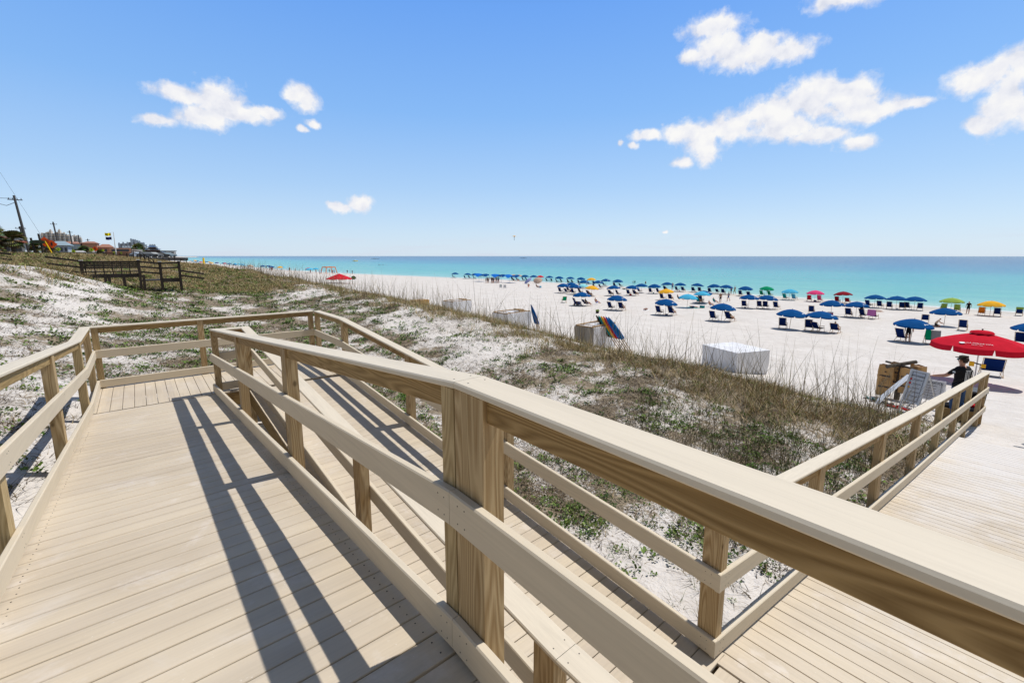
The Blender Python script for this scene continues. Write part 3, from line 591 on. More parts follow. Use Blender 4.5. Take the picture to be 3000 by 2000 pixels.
for row,lst in D['UMB'].items():
    for i,(x,y,c,n) in enumerate(lst):
        cn=CN[c][0]; same=[j for j,q in enumerate(lst) if CN[q[2]][0]==cn]; uniq=len(same)==1
        lab=(f'{cn} beach umbrella {ROWN[row]}' if uniq else f'{cn} beach umbrella, {ordw(i)} from the left {ROWN[row]}')
        o=get(UT,c,lambda:umbrella_template(c)); az=math.atan2(y,x); place(o,x,y,az+random.uniform(-.25,.25) if c=='n' and row!='edge' else random.uniform(0,6),tilt=.06); tag(o,lab,'umbrella','open umbrellas standing along the beach')
        tx,ty=-math.sin(az),math.cos(az); mat=CHAIRMAT.get(c,'chair_navy')
        offs={0:[],1:[.55],2:[.75,-.62],3:[.9,.15,-1.15]}[n]
        for j,d in enumerate(offs):
            m=mat if not(c in'lp' and j==1) else {'l':'light_blue_canvas','p':'pink_canvas'}[c]
            if c=='o' and j==1: m='chair_navy'
            side='' if len(offs)==1 else (', left of its pair' if j==0 else ', right of its pair') if len(offs)==2 else (', left of three',', middle of three',', right of three')[j]
            mw={'chair_navy':'navy','green_canvas':'green','teal_canvas':'teal','red_canvas':'red','dark_red_canvas':'dark red','lime_canvas':'lime green','orange_canvas':'orange','light_blue_canvas':'light blue','pink_canvas':'pink'}[m]
            ch_=chair(x+tx*d+random.uniform(-.15,.25),y+ty*d,random.uniform(-.3,.25),m,f'{mw} chair under the {cn} umbrella'+('' if uniq else f' {ordw(i)} from left')+{'edge':' in the waterline row','mid':' in the middle rows','front':' in the front row'}[row]+(side.replace(' of its pair',' chair') if len(offs)<3 else side),rec=random.choice((0,0,.35)) if j else 0)
            if row!='edge' and random.random()<.42 or row=='edge' and y<60 and random.random()<.2: SEATED.append((ch_.location.copy(),ch_.rotation_euler.z,ch_['label']))
# lone chairs
Mi=D['MISC']
chair(*Mi['soloL'][:2],.15,'chair_navy','occupied navy beach chair alone on open sand left of the red cooler')
k=chair(*Mi['pink'][:2],-.2,'chair_navy','beach chair with a pink towel hung over its back')
tw=MB(); tw.add([(-.47,-.36,1.04),(-.47,.36,1.04),(-.20,.36,.44),(-.20,-.36,.44),(-.49,-.36,1.03),(-.49,.36,1.03),(-.60,.36,.38),(-.60,-.36,.38)],[(0,1,2,3),(4,5,6,7),(0,1,5,4)])
def atop(mb,name,mat,ref,label,cat,group=None,**k):
    o=mb.build(name,mat,**k); o.scale=(1.1,1.1,1.1); o.location=ref.location; o.rotation_euler=ref.rotation_euler; return tag(o,label,cat,group)
atop(tw,'towel','purple_towel',k,'pink beach towel draped over a chair back','towel')
chair(*Mi['chair_s'][:2],0,'chair_navy','navy beach chair of the person with raised elbow, right of the kneeling woman')
chair(*Mi['chair_t'][:2],.1,'chair_navy','empty navy beach chair left of the kneeling woman',.35)
k=chair(*Mi['stripe'][:2],0,'chair_navy','navy beach chair at the far right edge by the waterline with green striped towel')
atop(MB().add([(-.45,-.3,1.05),(-.45,.3,1.05),(-.36,.3,.78),(-.36,-.3,.78),(-.47,-.3,1.05),(-.47,.3,1.05),(-.55,.3,.8),(-.55,-.3,.8)],[(0,1,2,3),(4,5,6,7),(0,1,5,4)]),'towel','lime_canvas',k,'green towel on the chair at the far right edge by the waterline','towel')
k=chair(Mi['towel'][0],Mi['towel'][1],.3,'chair_navy','beach chair under grey and green striped towels left of the big red umbrella')
tw=MB().add([(-.47,-.4,1.06),(-.47,.1,1.06),(-.62,.1,.15),(-.62,-.4,.15),(-.3,-.4,.5),(-.3,.1,.5)],[(0,1,2,3),(0,1,5,4)]); atop(tw,'towel','grey_cloth',k,'pale grey towel hanging over the chair left of the big red umbrella','towel')
tw=MB().add([(-.475,.12,1.07),(-.475,.42,1.07),(-.6,.42,.4),(-.6,.12,.4),(-.3,.12,.5),(-.3,.42,.5)],[(0,1,2,3),(0,1,5,4)]); atop(tw,'towel','green_canvas',k,'green striped towel hanging beside the grey towel on the same chair','towel')
def bxy(n): return Mi[n][0],Mi[n][1],float(beach(np.array(Mi[n][0]),np.array(Mi[n][1])))
def cooler(n,mat,lab):
    x,y,z=bxy(n); r=empty('cooler',(x,y,z)); tag(r,lab,'cooler'); MB().box((0,0,.17),(.38,.55,.34)).build('body',mat,r); MB().box((0,0,.37),(.40,.57,.06)).build('lid','white_paint',r); MB().tube([(0,-.29,.3),(0,-.31,.46),(0,.31,.46),(0,.29,.3)],.012,5).build('handle','white_paint',r)
cooler('cooler','red_canvas','red cooler with white lid beneath two navy umbrellas'); cooler('teal','teal_canvas','teal cooler bag between sunbathers under the light blue umbrella')
x,y,z=bxy('blue_cooler'); r=empty('beach_cart',(x,y,z)); tag(r,'blue wagon with an orange ball by the umbrella nearest the dunes on the left','wagon'); MB().box((0,0,.36),(.5,.9,.4)).build('body','bright_blue_canvas',r)
for a in (-.35,.35):
    for b in (-.25,.25): MB().tube([(b-.03,a,.14),(b+.03,a,.14)],.14,12).build('wheel','dark_metal',r)
tag(MB().tube([(0,0,z) for z in ()] or [(-.02,0,0),(.02,0,0)],.14,12).build('beach_ball','orange_canvas',loc=None),'orange ball on the side of the blue wagon','ball').location=(x-.28,y+.2,z+.42)
k=chair(Mi['green'][0],Mi['green'][1],.9,'green_canvas','low green chair by itself left of the blue wagon',.35)
tag(MB().box((0,0,.22),(.5,.4,.44)).build('beach_bag','light_blue_canvas'),'light blue bag behind a crouching sunbather','bag').location=bxy('bluebag')
# tilted umbrellas, canopies
def lone_umb(n,code_mat,lab,tilt,rz,rad=1.25):
    x,y,z=bxy(n); r=empty('beach_umbrella',(x,y,z),rz); tag(r,lab,'umbrella'); M=Matrix.Rotation(tilt,4,'Y')
    c=canopy_mesh(rad,1.25,1.6,.06); c.v=[tuple((M@Vector(p))) for p in c.v]; c.build('canopy',code_mat,r); m=MB().tube([(0,0,-.1),(0,0,1.58)],.018,6); m.v=[tuple(M@Vector(p)) for p in m.v]; m.build('pole','white_paint',r)
lone_umb('lav','lavender_canvas','lavender umbrella tipped on its side near the sunbathers',.75,math.pi*.9); lone_umb('tan','beige_canvas','beige umbrella tipped over behind the lavender one',.7,math.pi*1.2)
x,y,z=bxy('canopy')
for i,(dx,dy) in enumerate(((-1.,3.6),(0.6,-2.6),(2,-7.))):
    r=empty('sunshade',(x+dx,y+dy,float(beach(np.array(x+dx),np.array(y+dy))))); tag(r,['left','middle','right'][i]+' of three bright blue fabric sunshades over the standing crowd','sunshade','blue fabric sunshades')
    mb=MB(); n=8; vs=[]
    for a in range(n+1):
        for b in range(n+1):
            u,v=a/n*2-1,b/n*2-1; vs.append((u*1.5,v*1.9,1.9-.35*math.cos(v*3)-.25*(abs(u)**2)+.1))
    mb.add(vs,[(i2*(n+1)+j,i2*(n+1)+j+1,(i2+1)*(n+1)+j+1,(i2+1)*(n+1)+j) for i2 in range(n) for j in range(n)]); mb.build('fabric','bright_blue_canvas',r)
    for a in (-1,1): MB().tube([(0,a*1.3,0),(0,a*1.2,2.05)],.03,6).build('pole','white_paint',r)
# bags, towels on the sand
def sandbag(x,y,mat,label,s=.22):
    bm=bmesh.new(); bmesh.ops.create_icosphere(bm,subdivisions=2,radius=s)
    for v in bm.verts: v.co.z=v.co.z*.8; v.co*=1+.12*math.sin(v.co.x*23+x)*math.cos(v.co.y*19+y)
    me=bpy.data.meshes.new('beach_bag'); bm.to_mesh(me); bm.free(); me.materials.append(MATS[mat]); o=bpy.data.objects.new('beach_bag',me); COL.objects.link(o); o.location=(x,y,float(beach(np.array(x),np.array(y)))+s*.6); return tag(o,label,'bag')
for row,lst in D['UMB'].items():
    for i,(x,y,c,n) in enumerate(lst):
        if n and random.random()<(.45 if row!='edge' else .25):
            m=random.choice(['black_canvas','grey_cloth','teal_canvas','white_cloth','chair_navy','red_canvas']); w=m.split('_')[0].replace('chair','navy')
            same=sum(CN[q[2]][0]==CN[c][0] for q in lst); sandbag(x-.3+random.uniform(-.3,.3),y+random.uniform(-.3,.3),m,f'{w} beach bag under the {CN[c][0]} umbrella'+('' if same==1 else f' {ordw(i)} from left')+{'edge':' in the waterline row','mid':' in the middle rows','front':' in the front row'}[row],random.uniform(.13,.24))
# orange frame shelter
sx,sy=65.5,205.; sz=float(beach(np.array(sx),np.array(sy)))
r=empty('beach_shelter',(sx,sy,sz)); tag(r,'orange open frame shelter by the waterline far along the beach','shelter')
for a,b in ((-1,-1),(-1,1),(1,-1),(1,1)): MB().tube([(a*2.4,b*3.4,0),(a*1.9,b*2.8,2.7)],.16,6).build('leg','orange_canvas',r)
mb=MB()
for p,q in (((-1.9,-2.8),(-1.9,2.8)),((1.9,-2.8),(1.9,2.8)),((-1.9,-2.8),(1.9,-2.8)),((-1.9,2.8),(1.9,2.8)),((-1.9,0),(1.9,0))): mb.tube([(*p,2.7),(*q,2.7)],.2,6)
mb.build('roof_frame','orange_canvas',r)
# distant crowd along the beach
cols=['n','l','r','n','y','n','l','g','n']
for i,(x,y) in enumerate(D['FARU']):
    c=cols[i%len(cols)]; o=get(UT,c,lambda:umbrella_template(c)); place(o,x,y,0,tilt=.1); s=1.15 if y<620 else 1.5; o.scale=(s,s,s)
    tag(o,f'{CN[c][0]} umbrella among the crowded far beach on the left','umbrella',f'distant {CN[c][0]} umbrellas on the far left beach')
# big red market umbrella


# ---------------------------------------------------------------- things close to the walkway's end
def text_mesh(s,size,mat,name='lettering',ext=.0015,align='LEFT',font_scale=(1,1)):
    cu=bpy.data.curves.new(name,'FONT'); cu.body=s; cu.size=size; cu.extrude=ext; cu.align_x=align
    o=bpy.data.objects.new(name,cu); COL.objects.link(o); dg=bpy.context.evaluated_depsgraph_get(); me=bpy.data.meshes.new_from_object(o.evaluated_get(dg)); bpy.data.objects.remove(o)
    me.materials.clear(); me.materials.append(MATS[mat]); me.transform(Matrix.Diagonal((font_scale[0],font_scale[1],1,1)))
    t=bpy.data.objects.new(name,me); COL.objects.link(t); return t
plain('sign_white',(.62,.63,.66),.4,.4,.04); plain('ink_black',(.03,.03,.035)); plain('ink_red',(.6,.03,.03)); plain('kraft_paper',(.50,.30,.125),.85,.15,.14,5.); plain('kraft_inside',(.28,.15,.06)); plain('ink_brown',(.07,.05,.045)); plain('old_post',(.10,.085,.07),.9,.1,.3,14.)
plain('skin',(.52,.27,.18),.55,.3,.06); plain('skin_tan',(.38,.19,.12),.55,.3,.06); plain('hair_dark',(.04,.025,.018),.7); plain('hair_blond',(.35,.22,.10),.7); plain('denim',(.03,.08,.20)); plain('black_cloth',(.010,.010,.012),.85,.1); plain('shirt_black',(.022,.022,.025),.9,.1); plain('cap_cloth',(.045,.042,.03),.85); plain('lens_blue',(.02,.25,.4),.15,.8); plain('print_white',(.72,.74,.76)); plain('sole',(.6,.58,.55))
x,y,z=bxy('redumb'); r=empty('market_umbrella',(x,y,z),.33); tag(r,'big red market umbrella with white lettering and a small top vent','umbrella')
RAD,RIM,APX=1.72,1.86,2.42
cm=canopy_mesh(RAD,RIM,APX,.25,gores=8,gap=.035,sag=.05,curve=.25); cm.build('canopy','red_canvas',r)
vt=MB(); vs=[];fs=[]
for i,(rr,zz) in enumerate(((0,.085),(.22,.065),(.37,.015),(.42,-.065))):
    for k in range(24): a=2*math.pi*k/24; q=rr*(1+.05*math.sin(a*8)); vs.append((q*math.cos(a),q*math.sin(a),APX+zz-.02*math.cos(a*8)*(i>1)))
for i in range(3):
    for k in range(24): fs.append((i*24+k,i*24+(k+1)%24,(i+1)*24+(k+1)%24,(i+1)*24+k))
vt.add(vs,fs).build('vent','red_canvas',r,smooth=True)
MB().tube([(0,0,APX+.05),(0,0,APX+.15)],.03,8).build('finial','dark_metal',r); MB().tube([(0,0,-.4),(0,0,APX)],.028,10).build('pole','pole_metal',r)
for k in range(8):
    a=2*math.pi*k/8; MB().tube([(0,0,APX-.04),(RAD*.97*math.cos(a),RAD*.97*math.sin(a),RIM-.03)],.012,5).build('rib','dark_metal',r)
# lettering lies on the gore that faces the walkway
def on_gore(o,g,t,side,lift=.03):
    a=2*math.pi*(g+.5)/8; rr=RAD*.965
    slope=math.atan2((APX-RIM)*.85+.05,rr); c=Vector((rr*t*math.cos(a),rr*t*math.sin(a),APX-(APX-RIM)*(.25*t*t+.75*t)-.05*t*t+lift))
    xd=Vector((-math.sin(a),math.cos(a),0)); out=Vector((math.cos(a)*math.cos(slope),math.sin(a)*math.cos(slope),-math.sin(slope)*1.)); yd=-out; zd=xd.cross(yd)
    M=Matrix((xd,yd,zd)).transposed().to_4x4(); M.translation=c+xd*side; o.matrix_local=M
g=3
for s,sz,t,side in (('LA DOLCE VITA',.115,.78,-.26),('850-651-1500',.062,.85,-.10)):
    o=text_mesh(s,sz,'print_white'); o.parent=r; on_gore(o,g,t,side,.045)
o=MB(); o.add([(.10*math.cos(2*math.pi*k/20),.085*math.sin(2*math.pi*k/20),0) for k in range(20)],[tuple(range(20))]); o=o.build('printed_badge','print_white',r); on_gore(o,g,.79,-.42,.045)
o=MB().box((0,0,0),(.008,.14,.002)).build('printed_bar','print_white',r); on_gore(o,g,.79,-.29,.045)
# bench: two seat beach chair
x,y,z=bxy('bench'); b=chair_template('chair_navy',0.,.80,'double_beach_chair'); b.location=(x,y-.05,z); b.rotation_euler=(0,0,.15); tag(b,'wide two seat navy beach chair under the big red umbrella','beach chair')
# auger like yellow tool standing in the sand
x,y,z=bxy('drill'); x-=3; z=float(beach(np.array(x),np.array(y))); r=empty('sand_auger',(x,y+.12,z)); tag(r,'yellow and black power auger standing on a thin rod by the red umbrella pole','power tool')
MB().tube([(-.1,0,0),(.1,0,.92)],.015,6).build('drill_rod','pole_metal',r); MB().box((.1,-.05,1.02),(.14,.16,.2)).build('motor_housing','yellow_canvas',r); MB().tube([(.1,-.1,1.08),(.1,-.36,1.02)],.03,6).build('handle','dark_metal',r); MB().box((.1,-.42,.98),(.13,.14,.16)).build('battery','yellow_canvas',r)
# trash bag stand
x,y,z=bxy('bagpost'); z-=.05; r=empty('bag_stand',(x,y,z),.0); tag(r,'weathered wooden post with a crossbar that holds paper bags','post')
MB().tube([(0,0,-.3),(.0,0,.7),(.02,-.02,1.33)],[.085,.08,.075],10).build('post','old_post',r)
MB().tube([(-.4,.30,1.22),(.45,-.30,1.36)],.065,8).build('crossbar','old_post',r); MB().tube([(-.25,-.35,1.24),(.25,.45,1.27)],.035,6).build('hanger_bar','old_post',r)
def bag(px,py,top,h,w,d,rz,lean,label):
    o=empty('paper_bag',(x+px,y+py,z+top),rz); tag(o,label,'paper bag','paper refuse bags hung on the stand')
    mb=MB(); L=9; K=20; vs=[];fs=[]
    for i in range(L):
        t=i/(L-1); zz=-h*t; ww=w*(.50+.02*math.sin(t*5)); dd=d*(.5-.10*t)
        for k in range(K):
            a=2*math.pi*k/K; cx=math.copysign(abs(math.cos(a))**.45,math.cos(a))*dd; cy=math.copysign(abs(math.sin(a))**.45,math.sin(a))*ww
            cr=.012*math.sin(7*a+t*9)+.010*math.sin(13*a-t*17)
            vs.append((cx+lean*t+cr,cy+cr,zz+.015*math.sin(a*5)*(i==0)))
    for i in range(L-1):
        for k in range(K): fs.append((i*K+k,i*K+(k+1)%K,(i+1)*K+(k+1)%K,(i+1)*K+k))
    fs.append(tuple((L-1)*K+k for k in range(K))); mb.add(vs,fs).build('sack','kraft_paper',o)
    fb=MB(); 
    fb.add([(p[0]*.93,p[1]*.93,-.03) for p in vs[:K]],[tuple(range(K))]); fb.build('opening','kraft_inside',o)
    fx=-d*.5-.022
    for zz,hh in ((-.34*h,.055),(-.70*h,.06)):
        s=lean*(-zz/h)+ .04*(-zz/h); mb=MB().box((fx+s+.012,0,zz),(.006,w*.72,hh)); mb.build('printed_band','ink_brown',o)
    for q in range(5):
        zz=-(.42+.05*q)*h; s=lean*(-zz/h)+.04*(-zz/h); MB().box((fx+s+.014,.02,zz),(.004,w*.55,.008)).build('printed_line','ink_brown',o)
    s=lean*.2; MB().box((fx+s+.012,0,-.2*h),(.006,.05,.04)).build('printed_mark','ink_brown',o)
bag(-.15,.34,1.22,1.02,.40,.26,.05,-.16,'large paper bag at the left end of the stand, printed with two dark bands')
bag(.12,.10,1.30,.92,.36,.26,.2,-.05,'paper bag tucked behind the leftmost bag on the stand')
bag(-.14,-.24,1.22,.86,.42,.28,-.1,-.02,'torn paper bag just right of the stand post'); bag(.14,-.42,1.30,1.05,.38,.30,-.5,.10,'paper bag at the right end of the stand, narrowing downward')
# A frame signs
def aframe(px,py,rz,w,h,lean,title,label,frame='sign_white',face='sign_white',rows=True,back=True):
    zz=float(beach(np.array(px),np.array(py))); o=empty('sandwich_board',(px,py,zz),rz); tag(o,label,'sign board')
    M=Matrix.Rotation(lean,4,'Y'); 
    def pan(nm,mt,c,d): mb=MB().box(c,d); mb.v=[tuple(M@Vector(p)) for p in mb.v]; return mb.build(nm,mt,o)
    t=.022; leg=.32
    pan('panel',face,(0,0,leg+h/2),(t,w-.06,h)); 
    for s in (-1,1): pan('frame_side','white_paint',(0,s*w/2,(leg+h)/2),(.04,.05,leg+h+.05))
    for zc in (leg+h+.01,leg-.02,.12): pan('frame_bar','white_paint',(0,0,zc),(.035,w,.04))
    for dz in (.0,): 
        pan('border','ink_black',(-t/2-.002,0,leg+h-.03),(.003,w-.12,.008)); pan('border','ink_black',(-t/2-.002,0,leg+.03),(.003,w-.12,.008))
        for s in (-1,1): pan('border','ink_black',(-t/2-.002,s*(w/2-.06),leg+h/2),(.003,.008,h-.06))
    T=text_mesh(title,.105*w,'ink_black',align='CENTER',font_scale=(.92,1)); T.parent=o
    B=M@(Matrix.Translation((-t/2-.006,0,leg+h-.17*h)))@Matrix(((0,0,-1,0),(-1,0,0,0),(0,1,0,0),(0,0,0,1))); T.matrix_local=B
    for q in range(5):
        zc=leg+h-(.27+.135*q)*h
        pan('printed_line','ink_black',(-t/2-.003,-.02,zc),(.002,w*(.52-.05*(q%3)),.014)); pan('printed_line','ink_black',(-t/2-.003,.03,zc-.035),(.002,w*(.42+.03*(q%2)),.006))
        if q<2: pan('flag_symbol','ink_red',(-t/2-.003,w*.36,zc-.01),(.002,.05,.06))
        if q==2: pan('flag_symbol','yellow_canvas',(-t/2-.003,w*.36,zc-.01),(.002,.05,.05))
    if back:
        M2=Matrix.Rotation(-lean-.15,4,'Y'); top=M@Vector((0,0,leg+h))
        for s in (-1,1):
            mb=MB().tube([top+Vector((.0,s*w/2,0)),Vector((top.x+.55,s*w/2,0))],.02,5); mb.build('rear_leg','white_paint',o)
    return o
aframe(18.6,2.0,-.10,.72,.58,.10,'BEACH WARNING FLAGS','white framed sign board titled beach warning flags, beside the man')
aframe(16.5,2.12,-.50,.44,.88,.22,'BEACH WARNING','narrow grey sign board leaning back, nearest to the walkway railing')
r=empty('sandwich_board',(17.3,2.36,float(beach(np.array(17.3),np.array(2.36)))),-1.2); tag(r,'white curved folding board seen from its side behind the narrow sign','sign board')
mb=MB(); vs=[]
for k in range(12):
    t=k/11; a=math.pi*t; vs+= [(-.62+.70*t,-.20,1.02*t**.85-.0*t),(-.62+.70*t,.20,1.02*t**.85)]
mb.add(vs,[(2*i,2*i+1,2*i+3,2*i+2) for i in range(11)]); mb.build('sheet','white_paint',r)
for s in (-.3,.3): MB().tube([(.08,s*.7,1.0),(.36,s*.7,0)],.022,6).build('leg','white_paint',r)
# crate of toys and the shoes
cx,cy=17.0,1.15; cz=float(beach(np.array(cx),np.array(cy))); r=empty('wooden_crate',(cx,cy,cz),.2); tag(r,'open wooden box on the sand behind the walkway railing','crate')
for p,d in (((0,-.4,.24),(.7,.03,.3)),((0,.4,.24),(.7,.03,.3)),((-.35,0,.24),(.03,.8,.3)),((.35,0,.24),(.03,.8,.3)),((0,0,.1),(.7,.8,.02))): MB().box(p,d).build('side','pine_x',r)
for px,py,h in ((-.3,-.35,.1),(.3,.35,.1),(-.3,.35,.1),(.3,-.35,.1)): MB().box((px,py,h/2),(.06,.06,h)).build('leg','pine_z',r)
for i,(m,dx,dy,dz,s) in enumerate((('denim',.1,-.1,.38,.22),('red_canvas',.05,-.22,.48,.12),('black_cloth',-.1,.15,.36,.22),('dark_metal',-.15,-.25,.36,.15))):
    o=bmesh.new(); bmesh.ops.create_icosphere(o,subdivisions=2,radius=s)
    for v in o.verts: v.co*=1+.28*math.sin(v.co.x*31+i)*math.cos(v.co.y*27); v.co.z*=.55
    me=bpy.data.meshes.new('folded_clothes'); o.to_mesh(me); me.materials.append(MATS[m]); ob=bpy.data.objects.new('folded_clothes',me); COL.objects.link(ob); ob.location=(cx+dx,cy+dy,cz+dz)
    tag(ob,['blue jeans bundle lying in the wooden box','red cloth on top of the jeans in the wooden box','black clothes heap in the wooden box','dark gear at the near corner of the wooden box'][i],'clothes')
x=17.6;y=.98;z=float(beach(np.array(x),np.array(y))); r=empty('trash_can',(x,y,z)); tag(r,'black bin behind the last post of the walkway railing','bin'); MB().tube([(0,0,0),(0,0,.85)],[.24,.30],16).build('barrel','black_cloth',r); MB().tube([(0,0,.85),(0,0,.9)],.32,16).build('rim','dark_metal',r)
def shoe(px,py,rz,mat,label,g):
    zz=float(beach(np.array(px),np.array(py))); r=empty('sandal',(px,py,zz),rz); tag(r,label,'sandal',g)
    mb=MB(); n=12; o=[(.14*math.cos(2*math.pi*k/n)*1.0,.05*math.sin(2*math.pi*k/n)*(1+.3*math.cos(2*math.pi*k/n)),0) for k in range(n)]
    mb.add([(a,b,.0) for a,b,_ in o]+[(a,b,.035) for a,b,_ in o],[tuple(range(n)),tuple(range(n,2*n))]+[(k,(k+1)%n,(k+1)%n+n,k+n) for k in range(n)]); mb.build('sole','dark_metal' if mat!='red_canvas' else mat,r)
    MB().tube([(.0,-.05,.03),(.05,0,.09),(.0,.05,.03)],.018,5).build('strap',mat,r)
ms=['teal_canvas','teal_canvas','black_cloth','black_cloth','white_paint','dark_metal','dark_metal','red_canvas','red_canvas','red_canvas']
for i in range(20):
    m=ms[min(i//2,9)]; t=i/19; shoe(17.9+random.uniform(-.25,.25)-.9*t,3.25-1.0*t+random.uniform(-.12,.12),random.uniform(0,6),m,{'teal_canvas':'teal sandal at the left end of the shoe pile near the bag stand','black_cloth':'black sandal in the left half of the shoe pile','white_paint':'black and white sandal in the middle of the shoe pile','dark_metal':'dark sandal in the middle of the shoe pile','red_canvas':'coral red sandal at the right end of the shoe pile'}[m],'sandals of one colour in the shoe pile')
for i,(px,py,m,l) in enumerate(((13.2,1.25,'lime_canvas','lime green sandal left of the pair seen through the walkway railing'),(13.6,1.15,'lime_canvas','lime green sandal, right one seen through the walkway railing'),(14.8,1.3,'black_cloth','black sandal on sand below the wooden box'),(15.3,1.2,'dark_metal','dark sandal right of the black one below the wooden box'),(12.9,1.42,'beige_canvas','tan sandal near the low plants by the walkway railing'))):
    shoe(px,py,i*1.3,m,l,None)
# ---------------------------------------------------------------- tarp covered beach storage boxes
def tarpmat(name,c,soil):
    m,nt,b=nmat(name); t=NT(nt); co=coords(t); n=t.noise(t.map(co,(3,3,.6)),1.,5,.7)
    nt.links.new(t.ramp(n,[(.38,tuple(a*(1-soil) for a in c)),(.62,c)]),b.inputs['Base Color']); b.inputs['Roughness'].default_value=.5
    t.bump(t.noise(t.map(co,(5,5,1.2)),1.,4,.6),.5,.06,b); MATS[name]=m
tarpmat('tarp',(.80,.80,.82),.20); tarpmat('tarp_soiled',(.50,.46,.42),.45); tarpmat('tarp_orange',(.55,.30,.06),.35)
def sbox(x,y,w,d,h,rz,label,mat='tarp',rack=True,soiled=False,z=None):
    z=float(beach(np.array(x),np.array(y))) if z is None else z; r=empty('storage_box',(x,y,z),rz); tag(r,label,'storage box')
    mb=MB(); n=10; 
    def P(u,v,zz): # rounded rectangle ring
        return (u*w/2,v*d/2,zz)
    ring=[]; 
    for k in range(n): ring.append((-1+2*k/n,-1))
    for k in range(n): ring.append((1,-1+2*k/n))
    for k in range(n): ring.append((1-2*k/n,1))
    for k in range(n): ring.append((-1,1-2*k/n))
    N=len(ring); vs=[];L=8
    for i in range(L):
        t=i/(L-1); zz=h*t-.05*(t==0)
        for k,(a,b_) in enumerate(ring):
            e=1+.02*math.sin(k*1.7+i*.9)*(1-t)+.035*(1-t)*math.sin(k*.6); vs.append((a*w/2*e,b_*d/2*e,zz+(.02*math.sin(k) if i==0 else 0)))
    fs=[(i*N+k,i*N+(k+1)%N,(i+1)*N+(k+1)%N,(i+1)*N+k) for i in range(L-1) for k in range(N)]
    mi=[]; mb.add(vs,fs); 
    if soiled: mb.mi=[1 if (k>=3*n) else 0 for i in range(L-1) for k in range(N)]
    top=len(mb.v); mb.add([(a*w/2,b_*d/2,h) for a,b_ in ring],[tuple(range(N))]); mb.build('tarp_cover',[mat,'tarp_soiled'],r)
    for a in (-1,1) if rack else ():
        MB().box((a*(w/2-.06),0,h+.03),(.07,d*.92,.05)).build('lid_rail','beach_wood',r); 
    if rack:
        for a in (-.3,.25): MB().box((a*w,0,h+.065),(.06,d*.92,.025)).build('slat','beach_wood',r)
        for a in (-1,1): MB().box((0,a*(d/2-.1),h+.06),(w*.94,.08,.05)).build('slat','beach_wood',r)
        MB().box((w*.30,0,h+.12),(w*.34,.28,.10),M=Matrix.Rotation(.12,3,'Y')).build('folded_frame','beach_wood',r)
    return r
bx=Mi['box_a']; sbox(bx[0]+.75,bx[1]-.35,2.15,1.15,1.12,.12,'storage box with a soiled left side, colourful furled umbrellas leaning on it','tarp',True,True)
bx=Mi['box_b']; sbox(bx[0]+.3,bx[1],2.3,1.5,1.05,.1,'white storage box with folded wooden frames and three closed navy umbrellas beside it')
bx=Mi['box_c']; sbox(bx[0],bx[1],2.4,1.5,1.05,.15,'white storage box third from the right end of the storage boxes')
bx=Mi['box_d']; sbox(bx[0],bx[1],1.7,1.2,1.0,.1,'small orange brown storage box at the left end of the row','tarp_orange',False,z=-4.25)
bx=Mi['box_e']; sbox(bx[0]+.3,bx[1]+.15,1.75,1.9,.98,-.35,'large white storage box with a bare top nearest to the walkway','tarp',False)
def closed_umb(x,y,z,lean,rz,mat,label,L=1.75,pl=.85):
    r=empty('closed_umbrella',(x,y,z),rz); tag(r,label,'closed umbrella','furled umbrellas leaning on a storage box')
    M=Matrix.Rotation(lean,4,'Y'); mb=MB(); n=14; vs=[];K=10
    for i in range(n):
        t=i/(n-1); rr=.02+.092*math.sin(min(1,t*1.15)*math.pi*.5)**.8*(1-.35*(t>.93))
        for k in range(K): a=2*math.pi*k/K; q=rr*(1+.22*math.cos(a*4+t*2)); vs.append(M@Vector((q*math.cos(a),q*math.sin(a),pl+L*(1-t))))
    mb.add(vs,[(i*K+k,i*K+(k+1)%K,(i+1)*K+(k+1)%K,(i+1)*K+k) for i in range(n-1) for k in range(K)]); mb.build('furled_canopy',mat,r,smooth=True)
    MB().tube([M@Vector((0,0,0)),M@Vector((0,0,pl+.1))],.02,6).build('pole','beach_wood',r)
bx=Mi['box_a']; base=(bx[0]+1.2,bx[1]-1.95)
for i,(m,l) in enumerate((('black_canvas','black'),('teal_canvas','teal'),('yellow_canvas','yellow'),('red_canvas','red'),('bright_blue_canvas','bright blue'),('blue_canvas','darker blue'))):
    px,py=base[0]-.02*i,base[1]-.17*i+.42; closed_umb(px,py,float(beach(np.array(px),np.array(py))),.66,math.pi*.60,m,f'furled {l} umbrella leaning with the others on the box with the soiled side',1.30,.80)
bx=Mi['box_b']
for i in range(3):
    px,py=bx[0]+1.5,bx[1]-1.25-.14*i; closed_umb(px,py,float(beach(np.array(px),np.array(py)))+.1,.30+.05*i,math.pi*.6,('blue_canvas','navy_canvas','navy_canvas')[i],f'{ordw(i)} from the left of three furled navy umbrellas by the farther white box',1.35,.35)
